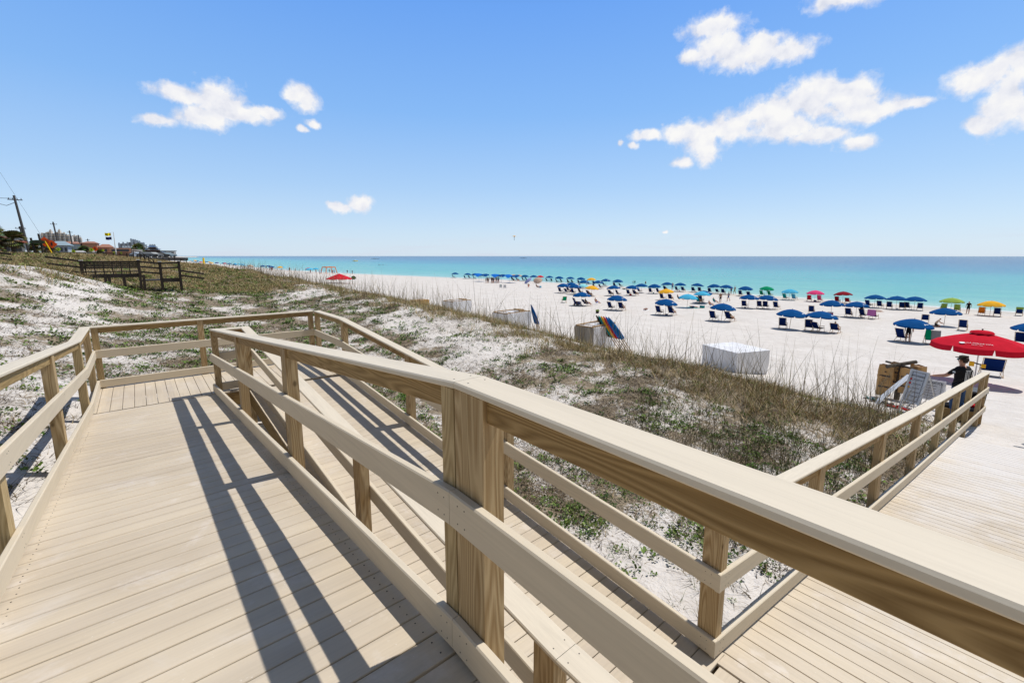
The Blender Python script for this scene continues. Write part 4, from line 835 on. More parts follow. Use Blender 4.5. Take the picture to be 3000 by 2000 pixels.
# small signs standing in the sand
for n,l in (('signs_a','left of two small white signs standing on the open sand'),('signs_b','right of two small white signs standing on the open sand')):
    x,y,z=bxy(n); r=empty('small_sign',(x,y,z),.6); tag(r,l,'sign'); MB().box((0,0,.62),(.03,.62,.68)).build('panel','sign_white',r)
    for s in (-.28,.28): MB().tube([(0,s,0),(0,s,.95)],.02,5).build('leg','white_paint',r)
    if n=='signs_a': MB().box((-.02,.02,.80),(.006,.3,.12)).build('printed_band','green_canvas',r)
x,y,z=bxy('plant'); r=empty('beach_bucket',(x,y,z)); tag(r,'small dark bucket with green plants alone on the sand above the furled umbrellas','bucket'); MB().tube([(0,0,0),(0,0,.25)],[.16,.2],10).build('pot','black_cloth',r)
bm_=MB()
for k in range(40):
    a=random.uniform(0,6.3); e=random.uniform(.3,1.3); L_=.28; b0=Vector((random.uniform(-.12,.12),random.uniform(-.12,.12),.22)); d=Vector((math.cos(a)*math.cos(e),math.sin(a)*math.cos(e),math.sin(e)))*L_; s=Vector((-math.sin(a),math.cos(a),0))*.05
    bm_.add([b0,b0+d*.5+s,b0+d,b0+d*.5-s],[(0,1,2,3)])
bm_.build('leaves','lime_canvas',r)
# far red canopy and green oval sign in the dunes' shoulder
x,y,z=bxy('farred'); r=empty('market_umbrella',(x,y,z-.6),.3); tag(r,'wide red canopy rising behind the dune grass on the left','umbrella'); canopy_mesh(3.0,1.7,2.9,.15,curve=.1).build('canopy','red_canvas',r); MB().tube([(0,0,0),(0,0,2.9)],.04,6).build('pole','pole_metal',r)
x,y,z=bxy('farredsign'); r=empty('oval_sign',(x,y,z),.4); tag(r,'dark green oval sign with a pale border right of the far red canopy','sign')
mb=MB(); K=20; o=[(0,.75*math.cos(2*math.pi*k/K),1.5+.42*math.sin(2*math.pi*k/K)) for k in range(K)]; mb.add([(a-.02,b,c) for a,b,c in o]+[(a+.02,b,c) for a,b,c in o],[tuple(range(K)),tuple(range(K,2*K))]+[(k,(k+1)%K,(k+1)%K+K,k+K) for k in range(K)]); plain('sign_green',(.03,.07,.04)); mb.build('panel','sign_green',r)
for h in (1.42,1.6): MB().box((-.03,0,h),(.01,.8,.07)).build('printed_line','lime_canvas',r)
for s in (-.4,.4): MB().tube([(0,s,0),(0,s,1.3)],.03,5).build('leg','dark_metal',r)

# ---------------------------------------------------------------- people
def skin_body(J,E,sub=1,name='body'):
    me=bpy.data.meshes.new(name); ks=list(J); me.from_pydata([J[k][0] for k in ks],[(ks.index(a),ks.index(b)) for a,b in E],[]); o=bpy.data.objects.new(name,me); COL.objects.link(o)
    o.modifiers.new('s','SKIN'); sk=me.skin_vertices[0].data
    for i,k in enumerate(ks):
        r=J[k][1]; r=r if isinstance(r,tuple) else (r,r); sk[i].radius=r; sk[i].use_root=(i==0)
    if sub: m=o.modifiers.new('u','SUBSURF'); m.levels=sub; m.render_levels=sub
    bpy.context.view_layer.update(); dg=bpy.context.evaluated_depsgraph_get(); m2=bpy.data.meshes.new_from_object(o.evaluated_get(dg)); bpy.data.objects.remove(o); return m2
def pose(kind):
    """figure facing +X, feet at z=0; returns joints"""
    if kind in('stand','walk','wade'):
        f=.0 if kind!='walk' else .22; a=.05 if kind!='walk' else .2
        J={'pel':((0,0,.93),(.13,.16)),'wst':((0,0,1.10),(.10,.13)),'chs':((.01,0,1.33),(.115,.16)),'nck':((.0,0,1.49),.055),'hd0':((.02,0,1.57),.075),'hd1':((.02,0,1.70),.088),
         'shl':((0,.17,1.42),.06),'ell':((-a,.25,1.15),.042),'wrl':((.05+a*.5,.26,.92),.03),'hal':((.08+a*.5,.25,.83),.032),'shr':((0,-.17,1.42),.06),'elr':((a,-.25,1.15),.042),'wrr':((.12,-.25,.92),.03),'har':((.15,-.24,.84),.032),
         'hpl':((0,.09,.88),.10),'knl':((f,.10,.48),.062),'anl':((f*.6,.11,.09),.042),'tol':((f*.6+.15,.12,.03),.035),'hpr':((0,-.09,.88),.10),'knr':((-f*.3,-.10,.48),.062),'anr':((-f*1.2,-.11,.09+f*.3),.042),'tor':((-f*1.2+.15,-.12,.03+f*.1),.035)}
    elif kind=='sit':
        J={'pel':((0,0,.30),(.14,.16)),'wst':((-.08,0,.46),(.11,.14)),'chs':((-.18,0,.68),(.115,.16)),'nck':((-.24,0,.83),.055),'hd0':((-.23,0,.91),.075),'hd1':((-.22,0,1.03),.088),
         'shl':((-.2,.17,.77),.06),'ell':((-.05,.27,.55),.042),'wrl':((.18,.25,.50),.03),'hal':((.27,.22,.50),.032),'shr':((-.2,-.17,.77),.06),'elr':((-.05,-.27,.55),.042),'wrr':((.18,-.25,.50),.03),'har':((.27,-.22,.50),.032),
         'hpl':((.05,.09,.30),.10),'knl':((.45,.12,.42),.062),'anl':((.78,.12,.10),.042),'tol':((.85,.13,.16),.035),'hpr':((.05,-.09,.30),.10),'knr':((.45,-.12,.40),.062),'anr':((.82,-.12,.09),.042),'tor':((.89,-.13,.15),.035)}
    elif kind=='lie':
        J,_E=pose('stand'); J={k:((p[2]-.9,p[1],.12+p[0]*.3+(.05 if k in('knl','knr') else 0)),q) for k,(p,q) in J.items()}
    elif kind=='kneel':
        J={'pel':((0,0,.26),(.16,.18)),'wst':((.06,0,.42),(.12,.14)),'chs':((.18,0,.64),(.12,.16)),'nck':((.28,0,.78),.055),'hd0':((.33,0,.84),.075),'hd1':((.38,0,.94),.088),
         'shl':((.22,.17,.73),.06),'ell':((.38,.2,.5),.042),'wrl':((.6,.12,.42),.03),'hal':((.68,.1,.40),.032),'shr':((.22,-.17,.73),.06),'elr':((.38,-.2,.5),.042),'wrr':((.6,-.12,.42),.03),'har':((.68,-.1,.40),.032),
         'hpl':((.03,.1,.24),.11),'knl':((.45,.16,.12),.066),'anl':((.02,.2,.07),.045),'tol':((-.14,.2,.05),.035),'hpr':((.03,-.1,.24),.11),'knr':((.45,-.16,.12),.066),'anr':((.02,-.2,.07),.045),'tor':((-.14,-.2,.05),.035)}
    E=[('pel','wst'),('wst','chs'),('chs','nck'),('nck','hd0'),('hd0','hd1'),('chs','shl'),('shl','ell'),('ell','wrl'),('wrl','hal'),('chs','shr'),('shr','elr'),('elr','wrr'),('wrr','har'),('pel','hpl'),('hpl','knl'),('knl','anl'),('anl','tol'),('pel','hpr'),('hpr','knr'),('knr','anr'),('anr','tor')]
    return J,E
# code: (torso material, legs material, hair material, top covered, legs covered down to, words)
WEAR={'a':('skin','navy_canvas','hair_dark','in dark blue swim shorts'),'b':('skin_tan','black_cloth','hair_dark','in black swimwear'),'c':('skin','bright_blue_canvas','hair_blond','in bright blue swim shorts'),
 'd':('skin_tan','red_canvas','hair_dark','in red swim shorts'),'k':('black_cloth','black_cloth','hair_dark','dressed in black'),'n':('navy_canvas','navy_canvas','hair_dark','dressed in navy'),'l':('light_blue_canvas','navy_canvas','hair_blond','in a light blue top'),
 'r':('skin','red_canvas','hair_blond','in red swimwear'),'e':('teal_canvas','navy_canvas','hair_dark','in a teal top'),'w':('skin_tan','black_cloth','print_white','in black shorts and a white hat'),'g':('grey_cloth','navy_canvas','hair_dark','in a grey shirt and navy shorts'),'m':('skin_tan','lime_canvas','hair_blond','in lime green shorts'),
 'h':('black_cloth','black_cloth','hair_blond','in a black swimsuit and straw hat'),'v':('beige_canvas','black_cloth','hair_dark','in a beige top and black shorts'),'j':('black_cloth','black_cloth','hair_dark','in black behind the blue umbrella')}
PT={}
def person_template(kind,code):
    J,E=pose(kind); me=skin_body(J,E); tor,leg,hair,_=WEAR[code]; bare='skin_tan' if tor=='skin_tan' else 'skin'
    me.materials.clear()
    for m in (bare,tor,leg,hair): me.materials.append(MATS[m])
    P={k:Vector(v[0]) for k,v in J.items()}
    for p in me.polygons:
        c=p.center; d=min((((c-P[k]).length-J[k][1][0] if isinstance(J[k][1],tuple) else (c-P[k]).length-J[k][1]),k) for k in J)[1]; p.use_smooth=True
        p.material_index=3 if (d=='hd1' and (c.z>P['hd1'].z+.015 or c.x<P['hd1'].x-.02)) else 1 if d in('chs','wst','shl','shr') else 2 if d in('pel','hpl','hpr') else 0
    o=bpy.data.objects.new('person',me); COL.objects.link(o); return o
CNT={}
GRP='people on the far beach who look alike'
for i,(kind,code,x,y) in enumerate(D['PPL']):
    if (kind,code) not in PT: o=PT[(kind,code)]=person_template('stand' if kind in('wade','swim') else 'kneel' if code=='v' else kind,code)
    else: o=PT[(kind,code)].copy(); COL.objects.link(o)
    z=float(beach(np.array(x),np.array(y)))
    if kind=='wade': z=SEA-.62; x=max(x,float(shore(y))+3)
    if kind=='swim': z=SEA-1.35; x=max(x,float(shore(y))+9)
    s=random.uniform(.92,1.04); o.scale=(s,s,s); o.location=(x,y,z); o.rotation_euler=(0,0,random.uniform(-1,1) if kind!='walk' else 2.)
    if code=='v': o.rotation_euler=(0,0,-1.4)
    w=WEAR[code][3]; act={'stand':'standing on the sand','walk':'walking on the sand','sit':'sitting on the beach','wade':'wading in shallow water','swim':'swimming off the beach'}[kind]
    where=' by the blue sunshades' if (kind=='stand' and code in'knlb' and 70<y<120 and x<90) else ''
    CNT[(kind,code,where)]=CNT.get((kind,code,where),0)+1
    tag(o,(f'person {w} '+('standing' if where else act)+where).strip(),'person'); o['_k']=f'{kind}{code}{where}'; o['_y']=y
ps=[o for o in bpy.data.objects if o.get('_k')]
for key in {o['_k'] for o in ps}:
    g=sorted([o for o in ps if o['_k']==key],key=lambda o:-o['_y'])
    if len(g)>1:
        for i,o in enumerate(g): o['label']=o['label'].replace('person ',ordw(i)+' from left of the people ',1); o['group']='people on the beach'
for o in ps: del o['_k']; del o['_y']
fk=list(PT.values())
for i,(x,y) in enumerate(D['FARP']):
    t=PT[[('stand','a'),('stand','b'),('stand','c'),('stand','k')][i%4]] if ('stand','c') in PT else fk[0]
    o=t.copy(); COL.objects.link(o); o.location=(x,y,max(float(beach(np.array(x),np.array(y))),SEA-.6)); o.rotation_euler=(0,0,random.uniform(0,6)); o.scale=(1.05,)*3
    w=WEAR[['a','b','c','k'][i%4]][3]; tag(o,f'tiny distant person {w} on the far left beach','person',f'distant people {w} on the left beach')
for i,(L,rz,lab) in enumerate(SEATED):
    kc=('sit','acbkrdg'[i%7])
    if kc not in PT: o=PT[kc]=person_template(*kc)
    else: o=PT[kc].copy(); COL.objects.link(o)
    o.location=L+Vector((.16*math.cos(rz),.16*math.sin(rz),.06)); o.rotation_euler=(0,0,rz); o.scale=(1,1,1)
    w_=lab.split(' chair under ')[1]; side_='left' if 'left chair' in lab else 'right' if 'right chair' in lab else ''
    tag(o,('person seated under '+w_.replace(', left chair','').replace(', right chair','')+(f', {side_} chair' if side_ else '')).replace(', left of three',', leftmost chair').replace(', middle of three',', middle chair').replace(', right of three',', rightmost chair'),'person')
for i,(x,y,rz,code,m,lab) in enumerate(((50.5,33.2,.4,'b','white_cloth','dark swimwear lying flat under the light blue umbrella'),(59.8,31.6,1.2,'a','teal_canvas','dark blue shorts lying beside the teal cooler bag'),(76.5,14.6,1.4,'k','beige_canvas','black lying on the sand behind the lime umbrella'),(74.5,79.,.5,'d','grey_cloth','red shorts lying near the tipped lavender umbrella'),(85.5,62.,1.4,'b','striped_canvas','dark swimwear lying on open sand farther left'))):
    z=float(beach(np.array(x),np.array(y))); t_=MB().box((0,0,.012),(1.9,.8,.02)).build('towel',m); t_.location=(x,y,z); t_.rotation_euler=(0,0,rz); tag(t_,'towel of the person in '+lab,'towel')
    o=PT[('lie',code)].copy() if ('lie',code) in PT else person_template('lie',code)
    if ('lie',code) in PT: COL.objects.link(o)
    else: PT[('lie',code)]=o
    o.location=(x,y,z+.03); o.rotation_euler=(0,0,rz); tag(o,'person in '+lab,'person')
# ---------------------------------------------------------------- the man by the signs
mx,my=16.75,1.18; mz=float(beach(np.array(mx),np.array(my)))
r=empty('person',(mx,my,mz),math.pi*.5-.5); tag(r,'man in black t shirt, dark cap and jeans pointing at the warning sign board','person')
J={'pel':((0,0,.98),(.125,.165)),'wst':((-.01,0,1.12),(.115,.155)),'chs':((-.02,0,1.36),(.135,.19)),'up':((-.02,0,1.46),(.11,.17)),'nck':((.0,0,1.54),.06),'hd0':((.02,0,1.61),(.075,.065)),'hd1':((.025,0,1.72),(.092,.076)),
 'shl':((-.01,.20,1.46),.068),'ell':((.16,.27,1.25),.050),'wrl':((.42,.24,1.17),.034),'pml':((.49,.235,1.15),(.022,.038)),'shr':((-.01,-.20,1.46),.068),'elr':((-.04,-.27,1.18),.050),'wrr':((.10,-.26,.96),.034),'pmr':((.13,-.25,.89),(.022,.038)),
 'hpl':((0,.10,.92),.105),'knl':((.03,.11,.50),.072),'anl':((-.02,.12,.09),.05),'tol':((.14,.13,.04),.045),'hpr':((0,-.10,.92),.105),'knr':((.0,-.11,.50),.072),'anr':((-.05,-.12,.09),.05),'tor':((.11,-.13,.04),.045)}
E_=[('pel','wst'),('wst','chs'),('chs','up'),('up','nck'),('nck','hd0'),('hd0','hd1'),('up','shl'),('shl','ell'),('ell','wrl'),('wrl','pml'),('up','shr'),('shr','elr'),('elr','wrr'),('wrr','pmr'),('pel','hpl'),('hpl','knl'),('knl','anl'),('anl','tol'),('pel','hpr'),('hpr','knr'),('knr','anr'),('anr','tor')]
for s,pm,dx in (('l',Vector((.49,.235,1.15)),Vector((1,0,-.15))),('r',Vector((.13,-.25,.89)),Vector((.35,.05,-1)))):
    d=dx.normalized(); side=Vector((0,1,0)) if s=='l' else Vector((.2,1,0)).normalized(); up=d.cross(side)
    for f,(o_,L_) in enumerate(((-.026,.060),(-.009,.072),(.009,.066),(.025,.052))):
        b=pm+side*o_+d*.03; k=b+d*L_*.5; t=k+d*L_*.35-up*.02*(1 if s=='l' else -1)
        J[f'{s}f{f}a']=(tuple(b),.0095); J[f'{s}f{f}b']=(tuple(k),.0088); J[f'{s}f{f}c']=(tuple(t),.0075); E_+=[('pm'+s,f'{s}f{f}a'),(f'{s}f{f}a',f'{s}f{f}b'),(f'{s}f{f}b',f'{s}f{f}c')]
    q=-side if s=='l' else side
    b=pm+q*.04-d*.005; t=b+q*.022+d*.04; J[s+'t1']=(tuple(b),.0105); J[s+'t2']=(tuple(t),.009); E_+=[('pm'+s,s+'t1'),(s+'t1',s+'t2')]
me=skin_body(J,E_,2); me.materials.clear()
for m in ('skin','shirt_black','denim','dark_metal'): me.materials.append(MATS[m])
P={k:Vector(v[0]) for k,v in J.items()}
for p in me.polygons:
    c=p.center; p.use_smooth=True; arm=abs(c.y)>.205 or c.x>.15
    p.material_index=0
    if c.z<1.0 and not(abs(c.y)>.22): p.material_index=2
    if c.z<.08: p.material_index=3
    if .97<=c.z<1.53 and (abs(c.y)<.22 or c.z>1.30) and c.x<.12: p.material_index=1
    if c.x>.12 and c.z>.85: p.material_index=0
    if (c-P['nck']).length<.075 or c.z>1.535: p.material_index=0
o=bpy.data.objects.new('body',me); COL.objects.link(o); o.parent=r
MB().tube([(-.02,0,1.745),(.015,0,1.775),(.02,0,1.81),(.02,0,1.825)],[.100,.106,.085,.03],16).build('cap_crown','cap_cloth',r,smooth=True)
mb=MB(); K=9; vs=[(.07+.0*k,.085*math.cos(math.pi*k/(K-1)),1.755) for k in range(K)]+[(.08+.115*math.sin(math.pi*k/(K-1)),.075*math.cos(math.pi*k/(K-1)),1.742) for k in range(K)]; vs+=[(a,b,c+.01) for a,b,c in vs]
mb.add(vs,[(k,k+1,k+1+K,k+K) for k in range(K-1)]+[(2*K+k,2*K+k+1,3*K+k+1,3*K+k) for k in range(K-1)]+[(K+k,K+k+1,3*K+k+1,3*K+k) for k in range(K-1)]); mb.build('cap_visor','cap_cloth',r)
MB().box((.105,0,1.705),(.02,.13,.032)).build('sunglasses','lens_blue',r); MB().tube([(.10,0,1.69),(.125,0,1.665),(.10,0,1.65)],[.01,.016,.012],6).build('nose','skin_tan',r); MB().box((.098,0,1.632),(.01,.05,.01)).build('mouth','ink_red',r)
for s in (-1,1): MB().tube([(.02,s*.078,1.70),(.015,s*.092,1.695),(.01,s*.082,1.66)],[.012,.02,.01],6).build('ear','skin_tan',r)
MB().tube([(-.03,0,1.64),(-.05,0,1.70),(-.02,0,1.745)],[.055,.072,.085],10).build('hair','hair_dark',r,smooth=True)
for k in range(6): MB().box((-.172-.004*(k%2),-.13+.05*k,1.25),(.004,.022,.40-.03*abs(k-2.5))).build('shirt_print','print_white',r)
MB().box((-.172,0,1.44),(.004,.24,.02)).build('shirt_print','print_white',r); MB().box((.0,.272,1.385),(.07,.004,.05)).build('sleeve_badge','print_white',r)
MB().tube([(-.185,-.08,1.46),(-.19,-.03,1.32),(-.185,-.05,1.18)],.012,5).build('strap','cap_cloth',r)
# passer by bending in from the right edge
J,E=pose('walk')
for k,dx,dz in (('wst',.12,-.02),('chs',.36,-.10),('nck',.52,-.13),('hd0',.60,-.13),('hd1',.68,-.15),('shl',.42,-.12),('ell',.42,-.15),('wrl',.42,-.2),('hal',.42,-.2),('shr',.42,-.12),('elr',.42,-.15),('wrr',.42,-.2),('har',.42,-.2)):
    p,q=J[k]; J[k]=((p[0]+dx,p[1],p[2]+dz),q)
me=skin_body(J,E); me.materials.clear()
for m in ('skin','grey_cloth','navy_canvas','hair_blond'): me.materials.append(MATS[m])
P={k:Vector(v[0]) for k,v in J.items()}
for p in me.polygons:
    c=p.center; p.use_smooth=True; d=min(((c-P[k]).length-(J[k][1][0] if isinstance(J[k][1],tuple) else J[k][1]),k) for k in J)[1]
    p.material_index=3 if d=='hd1' and (c.z>P['hd1'].z+.0 or c.x<P['hd1'].x) else 1 if d in('chs','wst','shl','shr') else 2 if d in('pel','hpl','hpr','knl','knr') else 0
o=bpy.data.objects.new('person',me); COL.objects.link(o); px,py=16.0,-.82; o.location=(px,py,float(beach(np.array(17.0),np.array(py)))+.30); o.rotation_euler=(0,0,math.pi/2); tag(o,'person with curly light brown hair leaning in at the right edge of the picture','person')

# ---------------------------------------------------------------- old boardwalk in the dunes
OY=36.
ob=empty('old_boardwalk',(-2.4,OY,H(-2.4,OY))); tag(ob,'weathered dark grey boardwalk with a high backed bench crossing the dunes at the left','boardwalk')
def W3(mb,name,mat): return bw(mb,name,mat,ob)
W3(MB().box((-1.15,OY+.55,.42),(2.75,1.6,.05)),'decking','grey_wood_x')
W3(MB().box((-1.15,OY-.26,.38),(2.75,.05,.22)),'skirt_board','grey_wood_x')
W3(MB().box((1.15,OY+.55,.04),(1.95,1.6,.05)),'decking','grey_wood_x'); W3(MB().box((1.62,OY-.26,.04),(.95,.05,.24)),'skirt_board','grey_wood_x')
mb=MB()
for k in range(4): mb.box((-1.08,OY-.22,.86+.105*k),(2.55,.035,.09))
W3(mb,'bench_back','grey_wood_x'); W3(MB().box((-1.08,OY+.05,.62),(2.55,.42,.05)),'bench_seat','grey_wood_x')
mb=MB()
for k in range(7): mb.box((-2.25+k*.39,OY-.19,.83),(.05,.06,.75))
W3(mb,'bench_stud','grey_wood_z')
W3(MB().box((-1.15,OY-.24,1.23),(2.8,.12,.04)),'cap_rail','grey_wood_x')
for px,pz0,pz1 in ((-2.4,-.1,1.28),(.14,-.9,1.30),(1.16,-.9,1.18),(2.12,-.9,1.22),(-1.45,-.6,.4),(-1.28,-.6,.4),(-.62,-.7,.4),(.30,-.8,.4)):
    W3(MB().box((px,OY-.28,(pz0+pz1)/2),(.14,.14,pz1-pz0)),'post','grey_wood_z')
    if pz1>1.1: W3(MB().box((px,OY-.28,pz1+.02),(.19,.19,.035)),'post_cap','white_paint')
for a,b,hs in (((.2,1.20),(1.1,1.09),(0,-.30,-.62)),((1.2,1.09),(2.1,1.12),(0,-.30)),((-3.8,1.50),(-2.45,1.26),(0,-.36,-.66)),((-5.6,1.72),(-5.05,1.64),(0,-.3)),((2.15,.62),(3.4,.38),(0,-.3))):
    for h in hs: W3(MB().sweep([(a[0],OY-.25,a[1]+h),(b[0],OY-.25,b[1]+h)],(0,1,0),-.03,.03,-.05,.05,.004),'rail','grey_wood_x')
# fence along the road, stairs and farther boardwalk
def railfence(name,label,pts,h,posts,n,rails=(1.,.55),balus=0,mat='grey_wood_x'):
    r=empty(name,pts[0]); tag(r,label,'fence')
    for k in rails: bw(MB().sweep([(x,y,z+h*k) for x,y,z in pts],(0,1,0),-.04,.04,-.06,.03,.003),'rail',mat,r)
    V=[Vector(p) for p in pts]
    tot=sum((b-a).length for a,b in zip(V,V[1:])); 
    def at(s):
        for a,b in zip(V,V[1:]):
            l=(b-a).length
            if s<=l+1e-6: return a.lerp(b,s/l)
            s-=l
        return V[-1]
    for i in range(posts): p=at(tot*i/(posts-1)); bw(MB().box((p.x,p.y,p.z+h*.5-.2),(.12,.12,h+.4)),'post','grey_wood_z',r)
    if balus:
        mb=MB()
        for i in range(balus): p=at(tot*i/(balus-1)); mb.box((p.x,p.y,p.z+h*.5),(.05,.05,h))
        bw(mb,'balusters','grey_wood_z',r)
    return r
railfence('road_fence','long grey picket rail fence along the road on top of the far dune',[(-12.5,85,1.52),(-5,85,1.50),(-.1,85,1.42)],.52,18,0,balus=95)
railfence('stair_railing','dark stair railing descending the dune right of the long grey fence',[(-.1,84,1.5),(.7,80,1.25),(1.7,70,.2)],.85,5,0)
railfence('walk_railing','farther dark boardwalk railing below the car park, stepping down to the right',[(.4,110,1.0),(3.6,110,1.05),(5.4,110,.75),(6.3,110,.35),(7.8,110,.1)],.8,9,0)
# ---------------------------------------------------------------- road side
plain('asphalt',(.09,.09,.095),.9); rd=tag(MB().box((-12,150,1.5),(9,110,.06)).build('road','asphalt'),kind='structure')
plain('wall_white',(.62,.64,.65)); plain('wall_grey',(.42,.46,.50)); plain('roof_grey',(.20,.22,.24)); plain('roof_blue',(.25,.33,.38)); plain('terracotta',(.50,.27,.18)); plain('roof_tile',(.34,.17,.11)); plain('window_dark',(.05,.06,.08),.2,.6); plain('condo_beige',(.62,.57,.51)); plain('condo_blue',(.36,.42,.50)); plain('tower_glass',(.26,.30,.36),.3,.5); plain('condo_pale',(.52,.57,.62)); plain('sign_orange',(.85,.10,.01)); plain('sign_lime',(.55,.75,.02)); plain('guard_yellow',(.85,.55,.0)); plain('flag_yellow',(.80,.68,.0)); plain('flag_navy',(.02,.025,.12)); plain('creosote',(.10,.10,.105),.9,.1); plain('pagoda',(.08,.045,.04))  # tower colours kept pale in place of modelled distance haze
def pole(x,y,z,h,lean,r0,label,arm=True,wire=None):
    r=empty('utility_pole',(x,y,z)); tag(r,label,'utility pole'); dx=-math.tan(lean)*h
    MB().tube([(0,0,-.5),(dx,0,h)],[r0,r0*.7],10).build('shaft','creosote',r)
    if arm: MB().box((dx*.93,0,h*.93),(1.7,.12,.12)).build('crossarm','creosote',r)
    for s in (-.7,-.25,.25,.7)[:4 if arm else 2]: MB().tube([(dx*.93+s,0,h*.93),(dx*.93+s,0,h*.93+.3)],.05,6).build('insulator','dark_metal',r)
    if wire: MB().tube([(dx*.95,0,h*.95),(dx-4,0,h*.95-.12),(dx-10,0,h*.95+.0),(dx-25,0,h*.95+.3)],.035,5).build('power_line','dark_metal',r); MB().tube([(dx+.2,0,h*.9),(dx-1.,0,h*.83),(dx-2.,0,h*.86),(dx-2.4,0,h*.93)],.04,5).build('cable_loop','dark_metal',r)
pole(-13.4,110,1.4,9.9,.075,.21,'large leaning wooden utility pole rising above the palms at the left',True,True)
for x,y,h,l in ((-18.5,150,6.6,.10),(-19.5,220,11.5,.06),(-19.0,260,10.3,.05),(-19.2,300,10,.05),(-18.,330,9,.03)): pole(x,y,1.5,h,l,.28,{150:'short utility pole with a crossarm behind the big palm',220:'utility pole in front of the beige condominium towers',260:'utility pole left of the terracotta building centre',300:'thin utility pole in front of the terracotta building',330:'thin utility pole at the right end of the terracotta building'}[y],True)
def diamond(x,y,z,s,mat,label,txt=None,posts=True):
    r=empty('road_sign',(x,y,H(x,y) if y<125 else 1.5)); tag(r,label,'road sign'); b=r.location.z
    m=MB(); v=[(0,0,z-b+s),(s,0,z-b),(0,0,z-b-s),(-s,0,z-b)]; m.add([(a,-.03,c) for a,_,c in v]+[(a,.03,c) for a,_,c in v],[(0,1,2,3),(4,5,6,7)]+[(k,(k+1)%4,(k+1)%4+4,k+4) for k in range(4)]); m.build('panel',mat,r)
    MB().tube([(0,.08,0),(0,.08,z-b)],.05,5).build('post','dark_metal',r)
    if txt:
        for i,w in enumerate(txt.split('|')):
            t=text_mesh(w,s*.42,'ink_black',align='CENTER',ext=.004); t.parent=r; t.matrix_local=Matrix.Translation((0,-.045,z-b+s*.12-i*s*.42))@Matrix.Rotation(math.pi/2,4,'X')
    else:
        MB().box((0,-.05,z-b),(s*.28,.02,s*.75)).build('symbol','ink_black',r); MB().tube([(0,-.05,z-b+s*.5),(.0,-.05,z-b+s*.62)],s*.12,6).build('symbol','ink_black',r)
diamond(-9.9,95,3.6,.72,'sign_orange','orange diamond road work sign behind the dark oval sign','ROAD|WORK')
diamond(-9.7,100,3.35,.66,'sign_orange','second orange diamond sign just right of the oval sign',None)
diamond(-7.2,150,3.25,.62,'sign_orange','orange red diamond sign in front of the white truck',None)
for x,y,z,s,l in ((-12.7,140,3.0,.46,'lime pedestrian sign in front of the white house'),(-11.8,160,2.7,.46,'lime warning sign below the grey board'),(-7.8,149,3.0,.48,'lime sign directly left of the orange red diamond'),(-6.6,170,3.1,.34,'lime sign right of the orange red diamond'),(-4.6,180,2.5,.38,'left of two small lime signs near the flagpole'),(-3.0,180,2.4,.38,'right of two small lime signs near the flagpole')):
    diamond(x,y,z,s,'sign_lime',l)
r=empty('oval_sign',(-7.85,70,1.3)); tag(r,'dark oval sign hung between two leaning wooden posts','sign')
mb=MB(); K=24; v=[(.60*math.cos(2*math.pi*k/K),.21*math.sin(2*math.pi*k/K)) for k in range(K)]; mb.add([(a,-.05,c+1.72) for a,c in v]+[(a,.05,c+1.72) for a,c in v],[tuple(range(K)),tuple(range(K,2*K))]+[(k,(k+1)%K,(k+1)%K+K,k+K) for k in range(K)]); mb.build('panel','sign_green',r)
for h in (1.67,1.78): MB().box((0,-.06,h),(.7,.01,.05)).build('printed_line','old_post',r)
for s,t in ((-.34,2.15),(.28,2.6)): MB().tube([(s+.12,0.12,-.8),(s-.12,.12,t)],.10,6).build('post','grey_wood_z',r)
r=empty('guy_wire_guard',(-7.7,80,1.4)); tag(r,'bright yellow slanted guy wire guard','guard'); MB().tube([(.0,0,0),(-.62,0,1.95)],.075,6).build('sleeve','guard_yellow',r); MB().tube([(-.62,0,1.95),(-4.2,6,10.5)],.012,4).build('wire','dark_metal',r)
r=empty('flag_pole',(-3.25,140,1.5)); tag(r,'white flagpole with yellow and navy beach flags flying to the left','flagpole'); MB().tube([(0,0,0),(.05,0,5.5)],[.12,.05],8).build('pole','white_paint',r)
for z0,m,dx in ((4.95,'flag_yellow',0),(4.05,'flag_navy',.06)):
    mb=MB(); n=8; vs=[(-.45-1.05*k/n-dx*(1-k/n)*0+dx,.16*math.sin(k*1.1),z0+.33*s+.04*math.sin(k)-.05*k/n) for k in range(n+1) for s in (-1,1)]; mb.add(vs,[(2*k,2*k+1,2*k+3,2*k+2) for k in range(n)]); mb.build('flag',m,r)
MB().tube([(-.45,0,3.7),(-.45,0,5.4),(.05,0,5.45)],.02,4).build('halyard','white_paint',r)
